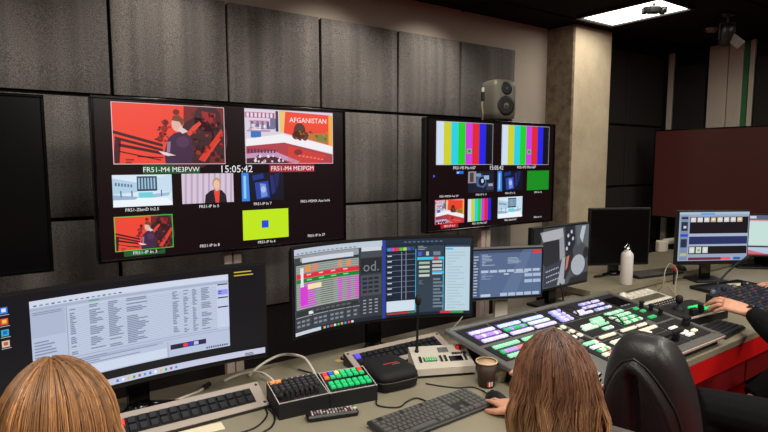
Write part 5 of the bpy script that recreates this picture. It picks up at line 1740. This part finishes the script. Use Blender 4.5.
def person(label, J, voxel, top, trouser, hands, face, hand_curl=(.35, .35)):
    """J: world joints. One continuous body; jumper, trousers, shoes and hair are its parts"""
    root = thing('person', label, 'person', (J['pelvis'].x, J['pelvis'].y, 0))
    off = Vector((J['pelvis'].x, J['pelvis'].y, 0))
    J = {k: v - off for k, v in J.items()}
    f = face.normalized(); up = V(0, 0, 1)
    sh = (J['sr'] - J['sl']).normalized()
    body = MB()
    spine = [J['pelvis'], J['pelvis'].lerp(J['chest'], .5), J['chest'], J['chest'].lerp(J['neck'], .55), J['neck']]

    def torso(mb, g):
        dims = ((.165, .115), (.140, .100), (.160, .115), (.165, .095), (.075, .065))
        rings = []
        low = J['pelvis'] - (J['chest'] - J['pelvis']).normalized() * .09
        pts = [low] + spine
        dm = ((.15, .10),) + dims
        for p, (a, b) in zip(pts, dm):
            ax = sh; t_ = (J['neck'] - J['pelvis']).normalized(); ay = t_.cross(ax).normalized()
            rings.append(ell_ring(p, ax, ay, a + g, b + g, 22, 2.4))
        mb.loft(rings)

    torso(body, 0)
    limb(body, [J['neck'] - up * .03, J['neck'], J['head'] - up * .05 - f * .01], [.062, .054, .052])
    add_head(body, J['head'], f, up, J.get('k', Vector((1, 0, 0))).x if False else .97)
    tips = []
    for s_, a in ((1, 'r'), (-1, 'l')):
        limb(body, [J['chest'].lerp(J['s' + a], .5) + up * .04, J['s' + a], J['s' + a].lerp(J['e' + a], .5), J['e' + a], J['e' + a].lerp(J['w' + a], .4), J['w' + a]], [.062, .056, .047, .040, .039, .0265])
        tips += add_hand(body, J['w' + a], hands[a][0], hands[a][1], s_, hands[a][2], .10, hands[a][3] if len(hands[a]) > 3 else 1.0)
        limb(body, [J['pelvis'] + sh * s_ * .09, J['k' + a], J['a' + a]], [.085, .050, .036])
        foot = (J['t' + a] - J['a' + a]).normalized()
        limb(body, [J['a' + a] - foot * .05 - up * .02, J['a' + a] + foot * .05 - up * .02, J['t' + a]], [.036, .038, .028])
    me = fuse(body, voxel, 3, 'body'); me.materials.append(M['skin'])
    link('body', me, root)
    nl = MB()
    for p, d, lat, rad in tips:
        n_ = lat.cross(d).normalized()
        if n_.z < 0: n_ = -n_
        nl.box(p + n_ * rad * .55, (rad * 1.1, rad * 1.5, .0022), .0009, R=Matrix((lat, d, n_)).transposed())
    nl.build('fingernails', mat('fingernail', L(226, 176, 156), .3), root)
    # clothes
    jm = MB(); torso(jm, .014)
    for a in 'rl':
        W_ = J['w' + a]; fa = (W_ - J['e' + a]).normalized()
        limb(jm, [J['chest'].lerp(J['s' + a], .5) + up * .04, J['s' + a], J['s' + a].lerp(J['e' + a], .5), J['e' + a], J['e' + a].lerp(W_, .45), W_ - fa * .045], [.08, .074, .068, .064, .058, .043])
    jm.loft([ell_ring(J['neck'] - up * .05, sh, f, .085, .078), ell_ring(J['neck'] + up * .015, sh, f, .066, .062)])
    me = fuse(jm, .007, 4, 'jumper'); me.materials.append(M[top]); link('jumper', me, root)
    tr = MB()
    low = J['pelvis']
    tr.loft([ell_ring(low - up * .10, sh, V(0, 1, 0), .16, .12), ell_ring(low, sh, V(0, 1, 0), .182, .132), ell_ring(low + up * .06, sh, V(0, 1, 0), .165, .122)])
    for s_, a in ((1, 'r'), (-1, 'l')):
        limb(tr, [J['pelvis'] + sh * s_ * .09, J['k' + a], J['k' + a].lerp(J['a' + a], .5), J['a' + a] + up * .02], [.105, .082, .066, .056])
    me = fuse(tr, .008, 4, 'trousers'); me.materials.append(M[trouser]); link('trousers', me, root)
    for a in 'rl':
        A_, T_ = J['a' + a], J['t' + a]; d = (T_ - A_).normalized(); side = d.cross(up).normalized(); u2 = side.cross(d)
        s_ = MB()
        s_.loft([ell_ring(A_ - d * .055 - u2 * .03, side, u2, .03, .04), ell_ring(A_ - u2 * .02, side, u2, .041, .052), ell_ring(A_ + d * .07 - u2 * .022, side, u2, .045, .044), ell_ring(T_ - u2 * .0, side, u2, .044, .032), ell_ring(T_ + d * .03 - u2 * .006, side, u2, .026, .018)])
        so = s_.build('shoe', M['shoe'], root)
        q = MB(); q.loft([ell_ring(A_ - d * .06 - u2 * .066, side, d, .036, .03), ell_ring(A_ - d * .06 - u2 * .050, side, d, .036, .03)])
        q.box((A_ + T_) / 2 - u2 * .047, ((T_ - A_).length + .10, .085, .018), .008, R=Matrix((d, side, u2)).transposed())
        q.build('sole', M['sole'], so)
    eyes(root, J['head'], f, up)
    return root, off


# ---- woman on the left, seen from behind
JA = dict(pelvis=V(.05, .70, .52), chest=V(.06, .88, .80), neck=V(.068, 1.00, 1.005), head=V(.066, 1.075, 1.137), sr=V(.235, .93, .93), sl=V(-.105, .93, .93), er=V(.33, 1.16, .80), el=V(-.22, 1.15, .80), wr=V(.23, 1.40, .775), wl=V(-.12, 1.40, .775), kr=V(.17, 1.12, .54), kl=V(-.07, 1.12, .54), ar=V(.18, 1.10, .11), al=V(-.08, 1.10, .11), tr=V(.19, 1.20, .05), tl=V(-.09, 1.20, .05))
pa, off = person('woman with chin-length golden brown hair seen from behind before the spreadsheet monitor', JA, .006, 'jumper', 'denim', {'r': (V(-.25, 1, 0), V(0, 0, 1), .25), 'l': (V(.25, 1, 0), V(0, 0, 1), .25)}, V(.1, 1, -.12))
hair(pa, JA['head'] - off + V(0, -.012, .012), V(.1, 1, -.12), V(0, 0, 1), .092, .112, .128, .155, 2600, (L(128, 90, 58), L(176, 126, 82), L(188, 138, 92)), .10, 90, .55, 3, part=(-.05, .05), tuck=.16, wave=.003, thick=.0019)

# ---- woman with long hair at the keyboard
JB = dict(pelvis=V(1.02, .50, .52), chest=V(1.02, .62, .80), neck=V(1.02, .70, .975), head=V(1.014, .770, 1.095), sr=V(1.195, .66, .905), sl=V(.845, .67, .905), er=V(1.375, .92, .80), el=V(.80, .96, .79), wr=V(1.405, 1.205, .772), wl=V(.93, 1.18, .785), kr=V(1.14, .97, .54), kl=V(.90, .97, .54), ar=V(1.14, 1.02, .11), al=V(.90, 1.02, .11), tr=V(1.15, 1.14, .05), tl=V(.89, 1.14, .05))
fb = V(.16, 1, -.10)
pb, off = person('woman with long brown hair fading to blonde, her hand on the computer mouse', JB, .004, 'grey_cloth', 'denim', {'r': (V(.28, .95, -.02), V(0, -.1, 1), .22), 'l': (V(.2, 1, 0), V(0, 0, 1), .25)}, fb)
hb = JB['head'] - off + V(0, -.012, .012)
hair(pb, hb, fb, V(0, 0, 1), .080, .102, .126, .30, 3600, (L(84, 54, 42), L(140, 98, 72), L(218, 174, 124)), .14, 50, .55, 5, part=(.02, .0), wave=.007, thick=.0017)
clp = MB()
clp.mx = Matrix.Translation(hb + V(.046, -.078, .034)) @ Matrix.Rotation(math.radians(20), 4, 'Z')
clp.box((.0, 0, .007), (.030, .010, .007), .002); clp.box((.0, 0, -.006), (.030, .010, .007), .002); clp.box((-.012, 0, 0), (.006, .009, .018), .002)
clp.build('hair_clip', M['chrome'], pb)

# ---- person on the right reaching over the controller
JC = dict(pelvis=V(2.80, .56, .52), chest=V(2.86, .60, .82), neck=V(2.88, .66, 1.02), head=V(2.91, .73, 1.17), sr=V(3.06, .61, .94), sl=V(2.70, .64, .94), er=V(3.17, .80, .76), el=V(2.88, .945, .825), wr=V(3.06, .90, .70), wl=V(3.105, 1.15, .850), kr=V(3.18, .96, .62), kl=V(2.38, 1.03, .59), ar=V(2.98, 1.07, .44), al=V(2.42, 1.06, .11), tr=V(2.86, 1.05, .43), tl=V(2.40, 1.17, .05))
pc, off = person('person in black clothes and a watch reaching a hand to the green-lit controller', JC, .0038, 'black_cloth', 'black_cloth', {'l': (V(-.40, 1, .30), V(-.2, -.3, 1), .50, 1.38), 'r': (V(-.9, .4, -.1), V(0, 0, 1), .4)}, V(.25, 1, -.2))
hair(pc, JC['head'] - off + V(0, -.012, .012), V(.25, 1, -.2), V(0, 0, 1), .088, .110, .122, .02, 900, (L(60, 44, 34), L(70, 50, 38), L(84, 60, 44)), 0, 80, .3, 9, wave=.002, thick=.0022)
wv = JC['wl'] - off; fd = (JC['wl'] - JC['el']).normalized()
wt = MB(); rg = []
for k in range(15):
    a = 2 * PI * k / 14; ax = fd.orthogonal().normalized(); ay = fd.cross(ax)
    rg.append(wv + (ax * math.cos(a) * .032 + ay * math.sin(a) * .030) - fd * .005)
wt.tube(rg, .006, 8)
wo = wt.build('watch_strap', M['rubber'], pc)
MB().lathe([(.016, 0), (.017, .006), (.014, .009), (0, .009)], 20, c=tuple(wv + V(-.002, -.005, .028))).build('watch_case', M['black_gloss'], wo)

# ---- person further right, only the fingers inside the picture
JD = dict(pelvis=V(4.62, .66, .52), chest=V(4.60, .76, .82), neck=V(4.58, .84, 1.02), head=V(4.57, .91, 1.17), sr=V(4.76, .80, .94), sl=V(4.42, .80, .94), er=V(4.86, 1.08, .81), el=V(4.38, 1.12, .81), wr=V(4.74, 1.34, .79), wl=V(4.325, 1.425, .785), kr=V(4.72, 1.10, .56), kl=V(4.50, 1.10, .56), ar=V(4.72, 1.08, .11), al=V(4.50, 1.08, .11), tr=V(4.73, 1.20, .05), tl=V(4.49, 1.20, .05))
pd, off = person('person at the right edge resting a hand on the cream paper card', JD, .005, 'grey_cloth', 'denim', {'l': (V(-.62, .8, -.06), V(0, 0, 1), .30, 1.05), 'r': (V(-.3, 1, 0), V(0, 0, 1), .3)}, V(-.3, 1, -.2))
hair(pd, JD['head'] - off + V(0, -.012, .012), V(-.3, 1, -.2), V(0, 0, 1), .088, .110, .122, .04, 900, (L(50, 38, 30), L(64, 48, 36), L(80, 60, 44)), 0, 80, .3, 12, wave=.002, thick=.0022)

# =================================================================== CHAIRS
def office_chair(label, loc, rz, top=1.10):
    t = thing('office_chair', label, 'chair', loc, rz)
    # swivel base
    for k in range(5):
        a = 2 * PI * k / 5 + .3
        lg = MB().tube([(0, 0, .10), (.14 * math.cos(a), .14 * math.sin(a), .095), (.30 * math.cos(a), .30 * math.sin(a), .075)], [.026, .022, .016], 8).build('leg', M['black'], t)
        MB().cyl((.30 * math.cos(a) - .02 * math.sin(a), .30 * math.sin(a) + .02 * math.cos(a), .03), (.30 * math.cos(a) + .02 * math.sin(a), .30 * math.sin(a) - .02 * math.cos(a), .03), .03, n=14).build('caster', M['rubber'], lg)
    MB().tube([(0, 0, .09), (0, 0, .30), (0, 0, .42)], [.032, .03, .024], 14).build('gas_lift', M['dark_metal'], t)
    MB().loft([sq_ring(.22, .22, .42, 3.5, 32, .02), sq_ring(.255, .25, .45, 3.5, 32, .02), sq_ring(.26, .255, .49, 3.5, 32, .02), sq_ring(.235, .23, .52, 3.5, 32, .02), sq_ring(.12, .12, .53, 3, 32, .02)]).build('seat', M['leather'], t)
    # padded back: superellipse slices, leaning back and rolling over at the top
    H0 = .50

    def sec(z, dz=0.0):
        u = (z - H0) / (top - H0)
        w_ = .160 - .01 * u
        d_ = .070 + .018 * u
        if u > .30:
            q = (u - .30) / .70
            w_ *= math.sqrt(max(.03, 1 - .88 * q ** 2.5))
        if u > .86:
            q = (u - .86) / .14
            d_ *= math.sqrt(max(.03, 1 - .93 * q ** 2.4))
        return w_, d_, -.255 - .10 * u

    rings = []
    for i in range(25):
        z = H0 + (top - H0) * i / 24
        w_, d_, cy = sec(z)
        rings.append(sq_ring(w_, d_, z, 3.0, 40, cy))
    MB().loft(rings).build('backrest', M['leather'], t)
    # arched rear panel standing proud, with a stitched border and a grip slot
    def back_y(x, z):
        w_, d_, cy = sec(z)
        k = max(0.0, 1 - abs(x / w_) ** 3.0) ** (1 / 3.0)
        return cy - d_ * k
    zt = top - .065

    def arch(z):
        u = max(0.0, min(1.0, (z - H0) / (zt - H0)))
        return min(sec(z)[0] * .95, .136) * math.sqrt(max(0.0, 1 - max(0.0, (u - .25) / .75) ** 2.3))
    vs, fs = [], []; NX, NZ = 16, 26
    for j in range(NZ + 1):
        z = H0 + .02 + (zt - H0 - .02) * j / NZ; a = max(.004, arch(z))
        for i in range(NX + 1):
            x = a * (2 * i / NX - 1)
            e = min(1.0, (a - abs(x)) / .02, (zt - z) / .02 + .001)
            slot = math.exp(-((x) / .016) ** 4) * (1 if z < zt - .05 else 0)
            vs.append((x, back_y(x, z) - .002 - .030 * math.sqrt(max(0, e)) + .034 * slot, z))
    for j in range(NZ):
        for i in range(NX):
            q = j * (NX + 1) + i
            fs.append((q, q + 1, q + NX + 2, q + NX + 1))
    m_ = MB().add(vs, fs, 0, True); pn = m_.build('rear_panel', M['leather_back'], t)
    st = MB()
    for k, r_ in ((1.03, .0035), (.93, .0018)):
        path = []
        for sgn in (-1, 1):
            seg = [H0 + .03 + (zt - H0 - .03) * (j / 24) for j in range(25)]
            if sgn == 1: seg = seg[::-1]
            for z in seg:
                x = sgn * arch(z) * k
                path.append((x, back_y(x, z) - (.008 if k > 1 else .034), z + (.004 if k > 1 else -.006)))
        st.tube(path, r_, 6)
    st.build('stitching', M['leather'], pn)
    sl_ = MB().box((0, back_y(0, .80) - .001, (H0 + zt - .05) / 2 + .05), (.020, .008, zt - H0 - .14), .003, R=Matrix.Rotation(math.atan(.10 / (top - H0)), 3, 'X'))
    sl_.build('grip_slot', M['rubber'], pn)
    seam = [(.0 + sec(z)[0] * 0, 0, 0) for z in (top,)]
    sm = MB(); pth = []
    for j in range(17):
        x = -.075 + .15 * j / 16; z = top - .06 - .03 * (x / .075) ** 2
        w_, d_, cy = sec(z); k = max(0.0, 1 - abs(x / w_) ** 3.0) ** (1 / 3.0)
        pth.append((x, cy + d_ * k + .001, z))
    sm.tube(pth, .003, 6); sm.build('headrest_seam', M['leather_back'], t)
    for s_ in (-1, 1):
        ar = MB().tube([(s_ * .25, .10, .46), (s_ * .29, .12, .56), (s_ * .29, .10, .65), (s_ * .285, -.12, .66), (s_ * .26, -.20, .60)], [.018, .02, .022, .022, .016], 10)
        ar.build('armrest', M['black'], t)
    MB().tube([(0, -.02, .43), (0, -.20, .43), (0, -.31, .52), (0, -.34, .66)], [.03, .028, .024, .02], 10).build('back_support', M['black'], t)
    return t


office_chair('high-backed black leather office chair with stitched arched rear panel beside the long-haired woman', (2.018, .926, 0), math.radians(-86), 1.07)
office_chair('black leather office chair of the woman before the spreadsheet monitor', (.04, .66, 0), 0, .93)
office_chair('black leather office chair of the long-haired woman', (1.02, .46, 0), 0, .90)
office_chair('black leather office chair of the person in black', (2.80, .52, 0), math.radians(4), .95)
office_chair('black leather office chair of the person at the far right edge', (4.62, .62, 0), 0, .95)
